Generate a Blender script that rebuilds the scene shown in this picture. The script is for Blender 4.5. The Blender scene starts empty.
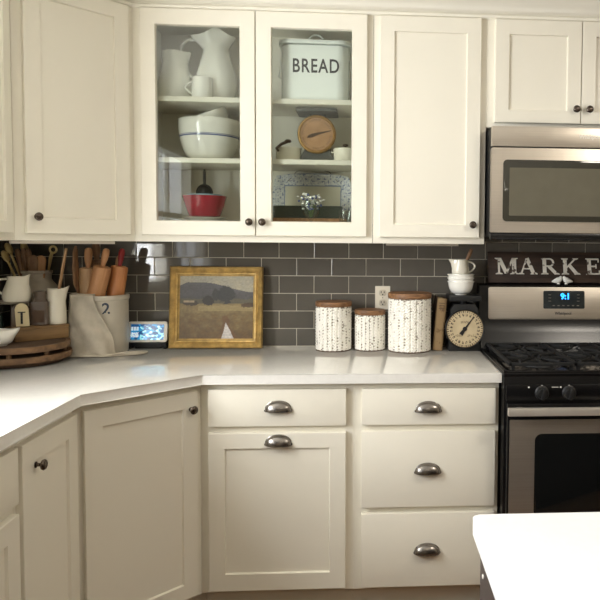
import bpy, bmesh, math, random
from mathutils import Vector, Matrix, noise
random.seed(7)
PI = math.pi
S = bpy.context.scene
COL = S.collection
def R(d): return math.radians(d)

# ------------------------------------------------------------------ materials
def lin(c):
    return tuple((x/12.92 if x <= .04045 else ((x+.055)/1.055)**2.4) for x in (v/255 for v in c))
def newmat(name):
    m = bpy.data.materials.new(name); m.use_nodes = True
    nt = m.node_tree; b = nt.nodes['Principled BSDF']
    return m, nt, b
def plain(name, c, rough=.5, metal=0, var=.06, scale=12, bump=0, bscale=60, coat=0, stretch=(1,1,1), rvar=0):
    """principled colour with a slight procedural mottling and optional bump"""
    m, nt, b = newmat(name); L = nt.links; N = nt.nodes
    tc = N.new('ShaderNodeTexCoord'); mp = N.new('ShaderNodeMapping'); mp.inputs['Scale'].default_value = stretch
    L.new(tc.outputs['Object'], mp.inputs['Vector'])
    n = N.new('ShaderNodeTexNoise'); n.inputs['Scale'].default_value = scale; n.inputs['Detail'].default_value = 4
    L.new(mp.outputs['Vector'], n.inputs['Vector'])
    r = N.new('ShaderNodeValToRGB'); c = lin(c)
    r.color_ramp.elements[0].color = tuple(x*(1-var) for x in c)+(1,)
    r.color_ramp.elements[1].color = tuple(min(1, x*(1+var)) for x in c)+(1,)
    r.color_ramp.elements[0].position = .3; r.color_ramp.elements[1].position = .7
    L.new(n.outputs['Fac'], r.inputs['Fac']); L.new(r.outputs['Color'], b.inputs['Base Color'])
    b.inputs['Roughness'].default_value = rough; b.inputs['Metallic'].default_value = metal
    b.inputs['Coat Weight'].default_value = coat
    if bump:
        n2 = N.new('ShaderNodeTexNoise'); n2.inputs['Scale'].default_value = bscale; n2.inputs['Detail'].default_value = 3
        L.new(mp.outputs['Vector'], n2.inputs['Vector'])
        bp = N.new('ShaderNodeBump'); bp.inputs['Strength'].default_value = bump; bp.inputs['Distance'].default_value = .002
        L.new(n2.outputs['Fac'], bp.inputs['Height']); L.new(bp.outputs['Normal'], b.inputs['Normal'])
    return m
def wood(name, c1, c2, axis='x', scale=9, rough=.5):
    m, nt, b = newmat(name); L = nt.links; N = nt.nodes
    tc = N.new('ShaderNodeTexCoord'); mp = N.new('ShaderNodeMapping')
    st = {'x': (1, 9, 9), 'y': (9, 1, 9), 'z': (9, 9, 1)}[axis]
    mp.inputs['Scale'].default_value = st
    L.new(tc.outputs['Object'], mp.inputs['Vector'])
    n = N.new('ShaderNodeTexNoise'); n.inputs['Scale'].default_value = scale; n.inputs['Detail'].default_value = 6; n.inputs['Distortion'].default_value = .6
    L.new(mp.outputs['Vector'], n.inputs['Vector'])
    r = N.new('ShaderNodeValToRGB'); r.color_ramp.elements[0].color = lin(c1)+(1,); r.color_ramp.elements[1].color = lin(c2)+(1,)
    r.color_ramp.elements[0].position = .33; r.color_ramp.elements[1].position = .68
    L.new(n.outputs['Fac'], r.inputs['Fac']); L.new(r.outputs['Color'], b.inputs['Base Color'])
    b.inputs['Roughness'].default_value = rough
    bp = N.new('ShaderNodeBump'); bp.inputs['Strength'].default_value = .25; bp.inputs['Distance'].default_value = .001
    L.new(n.outputs['Fac'], bp.inputs['Height']); L.new(bp.outputs['Normal'], b.inputs['Normal'])
    return m
def chipped(name, base, chip, lo=.62, scale=70, rough=.5, stretch=(1,1,1), detail=3):
    """paint worn through to a darker metal or wood"""
    m, nt, b = newmat(name); L = nt.links; N = nt.nodes
    tc = N.new('ShaderNodeTexCoord'); mp = N.new('ShaderNodeMapping'); mp.inputs['Scale'].default_value = stretch
    L.new(tc.outputs['Object'], mp.inputs['Vector'])
    n = N.new('ShaderNodeTexNoise'); n.inputs['Scale'].default_value = scale; n.inputs['Detail'].default_value = detail
    L.new(mp.outputs['Vector'], n.inputs['Vector'])
    r = N.new('ShaderNodeValToRGB'); r.color_ramp.elements[0].color = lin(base)+(1,); r.color_ramp.elements[1].color = lin(chip)+(1,)
    r.color_ramp.elements[0].position = lo; r.color_ramp.elements[1].position = lo+.04
    L.new(n.outputs['Fac'], r.inputs['Fac']); L.new(r.outputs['Color'], b.inputs['Base Color'])
    b.inputs['Roughness'].default_value = rough
    return m
def painted(name, rough=.6, emit=0):
    """colours held in the mesh's own colour attribute (a picture, a dial, a decorated rim)"""
    m, nt, b = newmat(name); L = nt.links
    a = nt.nodes.new('ShaderNodeVertexColor'); a.layer_name = 'Col'
    L.new(a.outputs['Color'], b.inputs['Base Color']); b.inputs['Roughness'].default_value = rough
    if emit:
        L.new(a.outputs['Color'], b.inputs['Emission Color']); b.inputs['Emission Strength'].default_value = emit
    return m
def glass_mat(name, tint=(1, 1, 1), ior=1.45, strength=1.0, rough=.01):
    m, nt, b = newmat(name); L = nt.links; N = nt.nodes
    N.remove(b)
    t = N.new('ShaderNodeBsdfTransparent'); t.inputs['Color'].default_value = tint+(1,)
    g = N.new('ShaderNodeBsdfGlossy'); g.inputs['Roughness'].default_value = rough
    f = N.new('ShaderNodeLayerWeight'); f.inputs['Blend'].default_value = .5
    pw = N.new('ShaderNodeMath'); pw.operation = 'POWER'; pw.inputs[1].default_value = 5
    mu = N.new('ShaderNodeMath'); mu.operation = 'MULTIPLY_ADD'; mu.inputs[1].default_value = .96; mu.inputs[2].default_value = .04*strength
    L.new(f.outputs['Facing'], pw.inputs[0]); L.new(pw.outputs[0], mu.inputs[0])
    x = N.new('ShaderNodeMixShader'); L.new(mu.outputs[0], x.inputs['Fac']); L.new(t.outputs[0], x.inputs[1]); L.new(g.outputs[0], x.inputs[2])
    L.new(x.outputs[0], N['Material Output'].inputs['Surface'])
    return m
def glow(name, c, s):
    m, nt, b = newmat(name); b.inputs['Base Color'].default_value = lin(c)+(1,)
    b.inputs['Emission Color'].default_value = lin(c)+(1,); b.inputs['Emission Strength'].default_value = s
    return m

M = {}
M['cream'] = plain('cream_paint', (235, 230, 215), .38, var=.012, scale=3, bump=.04, bscale=90)
M['trim'] = plain('trim_paint', (237, 233, 220), .4, var=.012, scale=3)
M['inside'] = plain('cabinet_interior_paint', (222, 216, 198), .5, var=.02, scale=4)
M['quartz'] = plain('white_quartz', (238, 236, 230), .015, var=.02, scale=60)
M['quartz_isl'] = plain('white_island_quartz', (243, 243, 243), .16, var=.012, scale=60)
M['tile'] = plain('grey_glazed_tile', (98, 94, 87), .045, var=.09, scale=5, bump=.05, bscale=9)
M['grout'] = plain('grout', (196, 188, 172), .85, var=.06, scale=40)
M['wall'] = plain('wall_paint', (188, 178, 160), .7, var=.02, scale=3)
M['ceil'] = plain('ceiling_paint', (240, 236, 226), .8, var=.01, scale=3)
M['floor'] = wood('floor_wood', (96, 70, 46), (126, 94, 62), 'x', 3, .45)
M['black'] = plain('black_enamel', (13, 13, 14), .26, var=.1, scale=6)
M['blackm'] = plain('black_matte', (20, 20, 20), .5, var=.15, scale=30, bump=.1)
M['iron'] = plain('cast_iron', (9, 9, 9), .75, var=.2, scale=40, bump=.2, bscale=150)
M['steel'] = plain('brushed_steel', (206, 197, 184), .36, .9, var=.05, scale=8, stretch=(.4, 6, 30))
M['steeld'] = plain('oven_steel', (166, 155, 142), .32, .8, var=.06, scale=8, stretch=(.4, 6, 30))
M['bright'] = plain('bright_steel', (208, 200, 188), .35, .6, var=.03)
M['bronze'] = plain('dark_bronze', (92, 82, 74), .25, .9, var=.15, scale=30)
M['nickel'] = plain('aged_nickel', (136, 131, 125), .27, 1, var=.15, scale=25)
M['ovenglass'] = plain('dark_oven_glass', (16, 17, 17), .06, var=.05)
M['micglass_reflect'] = plain('microwave_glass_reflection', (104, 100, 86), .05, var=.05)  # base colour lightened to paint in the room's reflection on the glass
M['micborder'] = plain('microwave_window_border', (58, 56, 48), .06, var=.05)
M['glass'] = glass_mat('cabinet_glass', (.915, .935, .915), 1.45, 1.0)
M['clear'] = glass_mat('clear_glass', (.90, .92, .91), 1.5, 1.6)
M['pane'] = glass_mat('window_glass', (.97, .98, .98), 1.5, 1)
M['china'] = plain('white_china', (240, 238, 230), .16, var=.015, scale=6, coat=.3)
M['ivory'] = plain('ivory_glaze', (240, 234, 216), .15, var=.02, scale=6, coat=.3)
M['bluechina'] = plain('blue_band', (98, 108, 150), .2, var=.06)
M['stone'] = plain('grey_stoneware', (184, 176, 160), .35, var=.07, scale=14)
M['stone2'] = plain('tan_stoneware', (192, 181, 162), .4, var=.12, scale=20)
M['red'] = plain('red_glaze', (168, 50, 64), .15, var=.04, coat=.3)
M['blue'] = plain('pale_blue_glaze', (150, 190, 205), .18, var=.04)
M['enamel'] = plain('white_enamel', (236, 240, 236), .22, var=.012, coat=.2)
M['ink'] = plain('black_lettering', (22, 22, 24), .5, var=.05)
M['navy'] = plain('navy_numeral', (44, 56, 74), .5, var=.08)
M['linen'] = plain('linen_cloth', (182, 173, 156), .95, var=.1, scale=30, bump=.35, bscale=320)
M['gold'] = plain('gilded_wood', (188, 156, 94), .4, .45, var=.3, scale=35, bump=.25, bscale=60)
M['gold2'] = plain('dull_gilding', (150, 112, 60), .42, .6, var=.25, scale=40)
M['wlight'] = wood('light_maple', (176, 138, 98), (204, 168, 124), 'z', 6)
M['wmid'] = wood('warm_maple', (166, 116, 76), (192, 142, 96), 'z', 6)
M['worange'] = wood('orange_maple', (176, 112, 66), (200, 138, 88), 'z', 6)
M['wbrown'] = wood('brown_utensil', (112, 82, 58), (148, 112, 80), 'z', 8)
M['wpale'] = wood('pale_spoon', (188, 162, 106), (214, 190, 132), 'z', 8)
M['wlid'] = wood('lid_wood', (98, 66, 40), (152, 110, 72), 'x', 7, .55)
M['wtray'] = wood('oak_tray', (88, 64, 42), (128, 96, 64), 'x', 5, .55)
M['wbox'] = wood('oak_box', (118, 90, 56), (152, 120, 78), 'x', 5, .55)
M['wsign'] = wood('dark_sign_board', (44, 32, 25), (74, 56, 44), 'x', 5, .6)
M['redh'] = plain('red_handle', (140, 30, 30), .35, var=.08)
M['letter'] = chipped('worn_white_letters', (232, 226, 212), (96, 82, 70), .6, 40)
M['bookp'] = chipped('old_book_cloth', (138, 114, 80), (112, 88, 58), .58, 30, .8)
M['bookd'] = plain('old_book_boards', (82, 62, 46), .8, var=.1)
M['pages'] = plain('book_pages', (200, 184, 150), .9, var=.1, scale=4, stretch=(1, 60, 1))
M['brass'] = plain('aged_brass', (170, 134, 82), .35, .8, var=.15, scale=20)
M['greyplate'] = plain('grey_painted_metal', (96, 96, 90), .45, var=.08)
M['darkgreen'] = plain('dark_green_glaze', (62, 72, 64), .25, var=.08)
M['pic'] = painted('picture_pigment', .45)
M['canpaint'] = painted('chipped_white_paint', .45)
M['screen'] = painted('display_glow', .2, .75)
M['bezel'] = plain('white_plastic', (226, 222, 212), .35, var=.01)
M['outlet'] = plain('outlet_plastic', (232, 224, 206), .35, var=.01)
M['socket'] = plain('socket_plastic', (206, 196, 176), .4, var=.01)
M['brownglass'] = plain('brown_stoneware_bottle', (92, 78, 66), .22, var=.15, scale=18, coat=.3)
M['bottle'] = plain('dark_green_bottle', (34, 44, 40), .12, var=.2)
M['label'] = plain('cream_card', (214, 200, 160), .7, var=.06)
M['island'] = plain('espresso_panel', (46, 36, 36), .4, var=.08, scale=5)
M['digit'] = glow('blue_digits', (40, 150, 255), 3.0)
M['darkscreen'] = plain('dark_display', (34, 40, 42), .15, var=.1)
M['wire'] = plain('dull_wire', (150, 145, 135), .35, .9, var=.05)
M['leaf'] = plain('leaf', (96, 132, 58), .5, var=.2)

# ------------------------------------------------------------------ mesh builder
class MB:
    def __init__(s): s.bm = bmesh.new()
    def box(s, x0, x1, y0, y1, z0, z1, bev=0, seg=2, mat=None):
        r = bmesh.ops.create_cube(s.bm, size=1)['verts']
        for v in r:
            v.co = Vector(((x0+x1)/2+v.co.x*(x1-x0), (y0+y1)/2+v.co.y*(y1-y0), (z0+z1)/2+v.co.z*(z1-z0)))
        if bev:
            ed = list({e for v in r for e in v.link_edges})
            g = bmesh.ops.bevel(s.bm, geom=ed, offset=bev, segments=seg, affect='EDGES', profile=.6)
            r = list({v for f in g['faces'] for v in f.verts}|{v for v in r if v.is_valid})
        if mat is not None:
            for v in r: v.co = mat @ v.co
        return s
    def lathe(s, prof, n=40, c=(0, 0, 0), warp=None, mat=None, close=False):
        """profile of (radius, height); warp(angle, r, z) -> (r, z)"""
        rings = []
        for r, z in prof:
            if r < 1e-6:
                v = s.bm.verts.new((0, 0, z)); rings.append([v]); continue
            ring = []
            for k in range(n):
                a = 2*PI*k/n
                rr, zz = warp(a, r, z) if warp else (r, z)
                ring.append(s.bm.verts.new((rr*math.cos(a), rr*math.sin(a), zz)))
            rings.append(ring)
        new = [v for q in rings for v in q]
        pairs = list(zip(rings, rings[1:]))
        if close: pairs.append((rings[-1], rings[0]))
        for A, B in pairs:
            for k in range(n):
                k2 = (k+1) % n
                if len(A) == 1 and len(B) == 1: continue
                if len(A) == 1: f = (A[0], B[k], B[k2])
                elif len(B) == 1: f = (A[k], B[0], A[k2])
                else: f = (A[k], B[k], B[k2], A[k2])
                try: s.bm.faces.new(f)
                except ValueError: pass
        T = Matrix.Translation(c)
        if mat is not None: T = T @ mat
        for v in new: v.co = T @ v.co
        return s
    def tube(s, pts, rad, n=10, flat=1.0, caps=True):
        pts = [Vector(p) for p in pts]
        rad = rad if isinstance(rad, (list, tuple)) else [rad]*len(pts)
        rings = []; up = None
        for i, p in enumerate(pts):
            t = (pts[min(i+1, len(pts)-1)]-pts[max(i-1, 0)]).normalized()
            if up is None:
                up = Vector((0, 0, 1)) if abs(t.z) < .9 else Vector((0, 1, 0))
            u = (up-t*up.dot(t)).normalized(); up = u; w = t.cross(u)
            rings.append([s.bm.verts.new(p+(u*math.cos(2*PI*k/n)+w*math.sin(2*PI*k/n)*flat)*rad[i]) for k in range(n)])
        for A, B in zip(rings, rings[1:]):
            for k in range(n): s.bm.faces.new((A[k], A[(k+1) % n], B[(k+1) % n], B[k]))
        if caps:
            s.bm.faces.new(rings[0][::-1]); s.bm.faces.new(rings[-1])
        return s
    def prism(s, poly, z0, z1, bev=0, mat=None):
        """polygon (x, y) extruded in z"""
        a = [s.bm.verts.new((x, y, z0)) for x, y in poly]; b = [s.bm.verts.new((x, y, z1)) for x, y in poly]
        n = len(poly); fs = [s.bm.faces.new(a[::-1]), s.bm.faces.new(b)]
        for k in range(n): fs.append(s.bm.faces.new((a[k], a[(k+1) % n], b[(k+1) % n], b[k])))
        vs = a+b
        if bev:
            ed = list({e for v in vs for e in v.link_edges})
            g = bmesh.ops.bevel(s.bm, geom=ed, offset=bev, segments=2, affect='EDGES', profile=.6)
            vs = list({v for f in g['faces'] for v in f.verts}|{v for v in vs if v.is_valid})
        if mat is not None:
            for v in vs: v.co = mat @ v.co
        return s
    def grid(s, nu, nv, fn):
        g = [[s.bm.verts.new(fn(i/nu, j/nv)) for i in range(nu+1)] for j in range(nv+1)]
        for j in range(nv):
            for i in range(nu): s.bm.faces.new((g[j][i], g[j][i+1], g[j+1][i+1], g[j+1][i]))
        return s
    def mesh(s, me):
        s.bm.from_mesh(me); return s
    def xf(s, m):
        for v in s.bm.verts: v.co = m @ v.co
        return s
    def build(s, name, mat, parent=None, loc=None, smooth=42, color=None, solid=0, sub=0, recalc=True):
        if recalc: bmesh.ops.recalc_face_normals(s.bm, faces=s.bm.faces)
        me = bpy.data.meshes.new(name); s.bm.to_mesh(me); s.bm.free()
        if smooth:
            me.polygons.foreach_set('use_smooth', [True]*len(me.polygons)); me.set_sharp_from_angle(angle=R(smooth))
        me.materials.append(mat)
        if color:
            at = me.color_attributes.new('Col', 'FLOAT_COLOR', 'POINT')
            for i, v in enumerate(me.vertices): at.data[i].color = tuple(lin(color(v.co)))+(1,)
        o = bpy.data.objects.new(name, me); COL.objects.link(o)
        if parent: o.parent = parent
        if loc: o.location = loc
        if solid:
            d = o.modifiers.new('thickness', 'SOLIDIFY'); d.thickness = solid; d.offset = 0
        if sub:
            d = o.modifiers.new('smooth', 'SUBSURF'); d.levels = sub; d.render_levels = sub
        return o
def thing(name, label, cat, loc=(0, 0, 0), rotz=0, group=None):
    o = bpy.data.objects.new(name, None); COL.objects.link(o); o.empty_display_size = .05
    o.location = loc; o.rotation_euler = (0, 0, rotz); o['label'] = label; o['category'] = cat
    if group: o['group'] = group
    return o
def tag(o, label, cat, group=None):
    o['label'] = label; o['category'] = cat
    if group: o['group'] = group
    return o
def struct(o): o['kind'] = 'structure'; return o
def text_me(body, size, ext=.0006, bold=0, spacing=1.0):
    cu = bpy.data.curves.new('t', 'FONT'); cu.body = body; cu.size = size; cu.extrude = ext; cu.offset = bold
    cu.align_x = 'CENTER'; cu.align_y = 'CENTER'; cu.space_character = spacing; cu.resolution_u = 4
    ob = bpy.data.objects.new('t', cu); COL.objects.link(ob); bpy.context.view_layer.update()
    me = bpy.data.meshes.new_from_object(ob.evaluated_get(bpy.context.evaluated_depsgraph_get()))
    bpy.data.objects.remove(ob); bpy.data.curves.remove(cu)
    return me
UP = Matrix.Rotation(PI/2, 4, 'X')                    # lays text (x, y) onto (x, z) facing -y
def smoothst(a, b, x):
    t = max(0, min(1, (x-a)/(b-a))); return t*t*(3-2*t)
def arc(cx, cy, r, a0, a1, n): return [(cx+r*math.cos(R(a0+(a1-a0)*i/n)), cy+r*math.sin(R(a0+(a1-a0)*i/n))) for i in range(n+1)]
def rrect(x0, x1, y0, y1, r, n=6):
    return arc(x1-r, y0+r, r, -90, 0, n)+arc(x1-r, y1-r, r, 0, 90, n)+arc(x0+r, y1-r, r, 90, 180, n)+arc(x0+r, y0+r, r, 180, 270, n)

# ------------------------------------------------------------------ room
WX = -.545                                             # left wall
RX, FY, CZ = 4.2, -5.6, 2.44
def setting():
    struct(MB().box(WX-.1, RX+.1, FY-.1, .1, -.1, 0).build('floor', M['floor']))
    struct(MB().box(WX-.1, RX+.1, FY-.1, .1, CZ, CZ+.1).build('ceiling', M['ceil']))
    struct(MB().box(WX-.1, RX+.1, 0, .1, 0, CZ).build('wall_back', M['wall']))
    struct(MB().box(RX, RX+.1, FY, 0, 0, CZ).build('wall_right', M['wall']))
    struct(MB().box(WX-.1, RX+.1, FY-.1, FY, 0, CZ).build('wall_front', M['wall']))
    wl = MB(); wins = [(-2.17, -1.15, 1.06, 2.12), (-3.5, -2.5, 1.06, 2.12)]
    ys = [FY]+[v for w in sorted(wins) for v in w[:2]]+[0]
    for a, b in zip(ys[::2], ys[1::2]): wl.box(WX-.1, WX, a, b, 0, CZ)
    for a, b, c, d in wins:
        wl.box(WX-.1, WX, a, b, 0, c); wl.box(WX-.1, WX, a, b, d, CZ)
    struct(wl.build('wall_left', M['wall']))
    for i, (a, b, c, d) in enumerate(wins):
        f = MB(); t = .045
        f.box(WX-.08, WX+.02, a, a+t, c, d, .003).box(WX-.08, WX+.02, b-t, b, c, d, .003)
        f.box(WX-.08, WX+.03, a, b, c, c+t, .003).box(WX-.08, WX+.02, a, b, d-t, d, .003)
        f.box(WX-.06, WX-.02, a, b, (c+d)/2-.02, (c+d)/2+.02, .003).box(WX-.06, WX-.03, (a+b)/2-.012, (a+b)/2+.012, c, d, .002)
        w = struct(f.build('window_%d' % (i+1), M['trim']))
        MB().box(WX-.05, WX-.046, a+t, b-t, c+t, d-t).build('window_pane', M['pane'], w)
        L = bpy.data.lights.new('daylight', 'AREA'); L.shape = 'RECTANGLE'; L.size = b-a-.1; L.size_y = d-c-.1
        L.energy = (86, 16)[i]; L.color = (.99, .985, 1)
        o = bpy.data.objects.new('window_daylight', L); COL.objects.link(o); o.location = (WX-.062, (a+b)/2, (c+d)/2)
        o.rotation_euler = (R(90), 0, R(-90))
    for x, y, e in ((2.7, -2.0, 24), (1.35, -4.3, 8)):  # warm ceiling lamp on the right; unseen rear lamp added for fill
        L = bpy.data.lights.new('ceiling_lamp_and_fill', 'AREA'); L.shape = 'DISK'; L.size = .5; L.energy = e; L.color = (1, .92, .80)
        o = bpy.data.objects.new('ceiling_lamp_and_fill_light', L); COL.objects.link(o); o.location = (x, y, CZ-.03)
    # glazed running-bond tile: 3 x 6 inch, grout bed behind
    T, H, g = .1556, .0794, .0032
    t = MB(); rnd = random.Random(3)
    t.box(WX, 2.6, -.0085, 0, .8, 1.47)
    t.box(WX, WX+.0085, -1.5, 0, .8, 1.47)
    ge = struct(t.build('wall_grout_bed', M['grout']))
    t = MB()
    def tile(mat, w):
        bx = MB()
        a, b = rnd.gauss(0, .0028), rnd.gauss(0, .0028)
        m = mat @ Matrix.Rotation(a, 4, 'X') @ Matrix.Rotation(b, 4, 'Z')
        t.box(-w/2, w/2, -.0045, .0045, -(H-g)/2, (H-g)/2, .0013, 2, m)
    for k in range(-1, 7):
        off = 0 if k % 2 else .5
        for n in range(-5, 17):
            x0, x1 = max((n+off)*T+g/2, WX+.012), min((n+off+1)*T-g/2, 2.6)
            if x1-x0 > .02: tile(Matrix.Translation(((x0+x1)/2, -.006, .914+(k+.5)*H)), x1-x0)
        for n in range(10):
            y0, y1 = -(n+1-off)*T+g/2, min(-(n-off)*T-g/2, -.012)
            if y1-y0 > .02: tile(Matrix.Translation((WX+.006, (y0+y1)/2, .914+(k+.5)*H)) @ Matrix.Rotation(PI/2, 4, 'Z'), y1-y0)
    struct(t.build('wall_tiles', M['tile'], smooth=0))
    # crown moulding along the tops of the wall cabinets
    prof = [(0, 2.290), (.006, 2.290), (.010, 2.294), (.010, 2.303), (.005, 2.307), (.014, 2.311), (.020, 2.316), (.024, 2.326), (.036, 2.345), (.056, 2.365), (.082, 2.385), (.094, 2.392), (.10, 2.40), (.10, 2.439), (0, 2.439)]
    path = [(2.6, -.31), (.10, -.31), (-.20, -.61), (-.20, -1.05)]
    m = MB(); rings = []
    for i, p in enumerate(path):
        p = Vector(p)
        ns = []
        for j in (i-1, i):
            if 0 <= j < len(path)-1:
                d = (Vector(path[j+1])-Vector(path[j])).normalized(); ns.append(Vector((-d.y, d.x)))
        n = sum(ns, Vector((0, 0))).normalized(); k = 1/n.dot(ns[0])
        rings.append([m.bm.verts.new((p.x+n.x*q*k, p.y+n.y*q*k, z)) for q, z in prof])
    for A, B in zip(rings, rings[1:]):
        for k in range(len(prof)): m.bm.faces.new((A[k], B[k], B[(k+1) % len(prof)], A[(k+1) % len(prof)]))
    m.bm.faces.new(rings[0]); m.bm.faces.new(rings[-1][::-1])
    struct(m.build('trim_1', M['trim'], smooth=35))
setting()

# ------------------------------------------------------------------ cabinet pieces (local: x along the face, front to -y)
def door_mesh(w, h, rail=.062, t=.02, rec=.008, top=None, bot=None, open_=False):
    m = MB(); b = m.bm; top = top or rail; bot = bot or rail; c = .0018
    def ring(x0, x1, z0, z1, y): return [b.verts.new(p) for p in ((x0, y, z0), (x1, y, z0), (x1, y, z1), (x0, y, z1))]
    rs = [ring(0, w, 0, h, 0), ring(0, w, 0, h, -t+c), ring(c, w-c, c, h-c, -t),
          ring(rail, w-rail, bot, h-top, -t), ring(rail+.003, w-rail-.003, bot+.003, h-top-.003, -t+rec)]
    if open_: rs.append(ring(rail+.003, w-rail-.003, bot+.003, h-top-.003, 0))
    for A, B in zip(rs, rs[1:]):
        for k in range(4): b.faces.new((A[k], A[(k+1) % 4], B[(k+1) % 4], B[k]))
    if open_:
        A, B = rs[-1], rs[0]
        for k in range(4): b.faces.new((A[k], A[(k+1) % 4], B[(k+1) % 4], B[k]))
    else:
        b.faces.new(rs[-1]); b.faces.new(rs[0][::-1])
    return m
def add_door(root, x, z, w, h, rail=.062, top=None, bot=None, glass=False, name='door', fy=0):
    d = door_mesh(w, h, rail, top=top, bot=bot, open_=glass).build(name, M['cream'], root, (x, fy-.0005, z), smooth=25)
    if glass:
        MB().box(rail-.004+.006, w-rail+.004-.006, -.0075, -.0045, (bot or rail), h-(top or rail)).build('glass_pane', M['glass'], d)
    return d
def add_drawer(root, x, z, w, h, name='drawer'):
    return MB().box(0, w, -.02, 0, 0, h, .0028, 2).build(name, M['cream'], root, (x, -.0005, z), smooth=25)
LATHE_Y = Matrix.Rotation(PI/2, 4, 'X')                # lathe axis z -> -y
def knob(door, x, z, y=-.02):
    p = [(0, 0), (.0085, 0), (.0085, .002), (.005, .004), (.0045, .011), (.008, .015), (.0135, .018), (.0148, .022), (.0125, .026), (.008, .0275), (.007, .0265), (0, .0282)]
    MB().lathe(p, 24, mat=LATHE_Y).build('knob', M['bronze'], door, (x, y, z))
def cup_pull(drawer, x, z, y=-.02):
    a, d, h = .0455, .026, .036
    def P(k): 
        return lambda u, v: Vector((k*a*math.cos(PI*u)*(1+.04*math.sin(PI*v/2)), -k*d*math.sin(PI*u)**.8*math.sin(PI/2*v)-.0005, k*h*(math.sin(PI*u)**.75)*math.cos(PI/2*v)))
    m = MB().grid(32, 10, P(1)); m.grid(32, 10, P(.92))
    # wall flange along the arch and two screw ears
    pts = [(a*1.0*math.cos(PI*i/24), -.0015, h*math.sin(PI*i/24)**.75) for i in range(25)]
    m.tube(pts, .0022, 6)
    for s in (-1, 1): m.lathe([(0, 0), (.006, 0), (.006, .002), (.003, .0035), (0, .0035)], 14, (s*.044, -.0005, .002), mat=LATHE_Y)
    m.tube([(a*math.cos(PI*i/24)*1.02, -d*math.sin(PI*i/24)**.8, 0) for i in range(25)], .0014, 6)
    m.build('cup_pull', M['nickel'], drawer, (x, y, z-.018))

# wall cabinets --------------------------------------------------------------
ZB, ZT, ZU0, ZU1 = 1.381, 2.30, 1.4068, 2.286          # case bottom/top, door bottom/top
# left-hand wall run, only its last door is in view
t = thing('wall_cabinet', 'cream wall cabinet cut off by the left edge, left of the angled corner one', 'cabinet', (-.20, -1.05, ZB), PI/2)
MB().box(0, .439, .001, .333, 0, ZT-ZB, .001).build('body', M['cream'], t)
d = add_door(t, .02, ZU0-ZB, .376, ZU1-ZU0, .04)
knob(d, .025, .06)
# diagonal corner cabinet
t = thing('corner_wall_cabinet', 'cream angled corner wall cabinet with one door above the crock and tray', 'cabinet', (-.20, -.61, ZB), PI/4)
q = math.sqrt(2); Lc = .30*q
def to_loc(x, y): dx, dy = x+.20, y+.61; return ((dx+dy)/q, (dy-dx)/q)
MB().prism([to_loc(*p) for p in ((-.20, -.61), (.0995, -.3105), (.0995, -.008), (WX+.012, -.008), (WX+.012, -.61))], 0, ZT-ZB).build('body', M['cream'], t, smooth=20)
def to_s(x, y): return (x+.235+y+.575)/q
x0 = (-.163+.20-.602+.61)/q; x1 = (.098+.20-.341+.61)/q
x0, x1 = max(x0, .02), min(x1, Lc-.004)
d = add_door(t, x0, ZU0-ZB, x1-x0, ZU1-ZU0, .055)
knob(d, .032, .0585)
# two-door glass cabinet
GX0, GX1 = .10, 1.041
t = thing('glass_door_wall_cabinet', 'cream wall cabinet with two glass doors showing white crockery and bread bin', 'cabinet', (GX0, -.31, ZB))
m = MB(); w = GX1-GX0-.0015; h = ZT-ZB
m.box(0, .018, .018, .302, 0, h).box(w-.018, w, .018, .302, 0, h).box(.018, w-.018, .018, .302, .03, .05).box(.018, w-.018, .018, .302, h-.018, h).box(.018, w-.018, .296, .302, .05, h-.018)
m.box(0, .045, 0, .018, 0, h).box(w-.042, w, 0, .018, 0, h).box(.045, w-.042, 0, .018, 0, .05).box(.045, w-.042, 0, .018, h-.045, h).box(.468, .483, 0, .018, .05, h-.045)
m.build('body', M['cream'], t, smooth=0)
for z in (1.939, 1.697):
    MB().box(.02, w-.02, .024, .294, z-ZB, z-ZB+.02, .0015).build('shelf', M['cream'], t)
d1 = add_door(t, .134-GX0, ZU0-ZB, .4400, ZU1-ZU0, .057, .060, .056, True); knob(d1, .553-.134, .054)
d2 = add_door(t, .578-GX0, ZU0-ZB, .4375, ZU1-ZU0, .0585, .060, .056, True); knob(d2, .604-.578, .054)
# single-door cabinet
t = thing('wall_cabinet', 'cream single-door wall cabinet between the glass doors and the microwave', 'cabinet', (1.0415, -.31, ZB))
MB().box(0, 1.4975-1.0415, 0, .302, 0, h, .001).build('body', M['cream'], t)
d = add_door(t, 1.067-1.0415, ZU0-ZB, 1.473-1.067, ZU1-ZU0, .056, .06, .052); knob(d, 1.444-1.067, .052)
# cabinet over the microwave
t = thing('wall_cabinet', 'short cream two-door cabinet directly above the microwave', 'cabinet', (1.498, -.31, 1.857))
MB().box(0, .775, 0, .302, 0, ZT-1.857, .001).build('body', M['cream'], t)
d = add_door(t, 1.530-1.498, 1.875-1.857, .354, ZU1-1.875, .056, .058, .05); knob(d, 1.862-1.530, .056)
d = add_door(t, 1.888-1.498, 1.875-1.857, .354, ZU1-1.875, .056, .058, .05); knob(d, .028, .056)
# slim lights under the wall cabinets
o = tag(MB().box(-.19, .17, -.009, .009, 0, .011, .002).build('under_cabinet_light', M['bright'], None, (-.085, -.47, 1.3695)), 'slim silver strip light under the angled corner wall cabinet', 'light'); o.rotation_euler = (0, 0, PI/4)
o = tag(MB().box(-.16, .16, -.009, .009, 0, .010, .002).build('under_cabinet_light', M['bright'], None, (1.26, -.09, 1.3705)), 'slim strip light under the single-door wall cabinet beside the microwave', 'light')

# base cabinets --------------------------------------------------------------
ZC = .879                                              # underside of worktop
def base_box(w, dep):
    return MB().box(0, w, 0, dep, .105, ZC-.001).box(.0, w, .06, dep, 0, .105)
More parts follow.
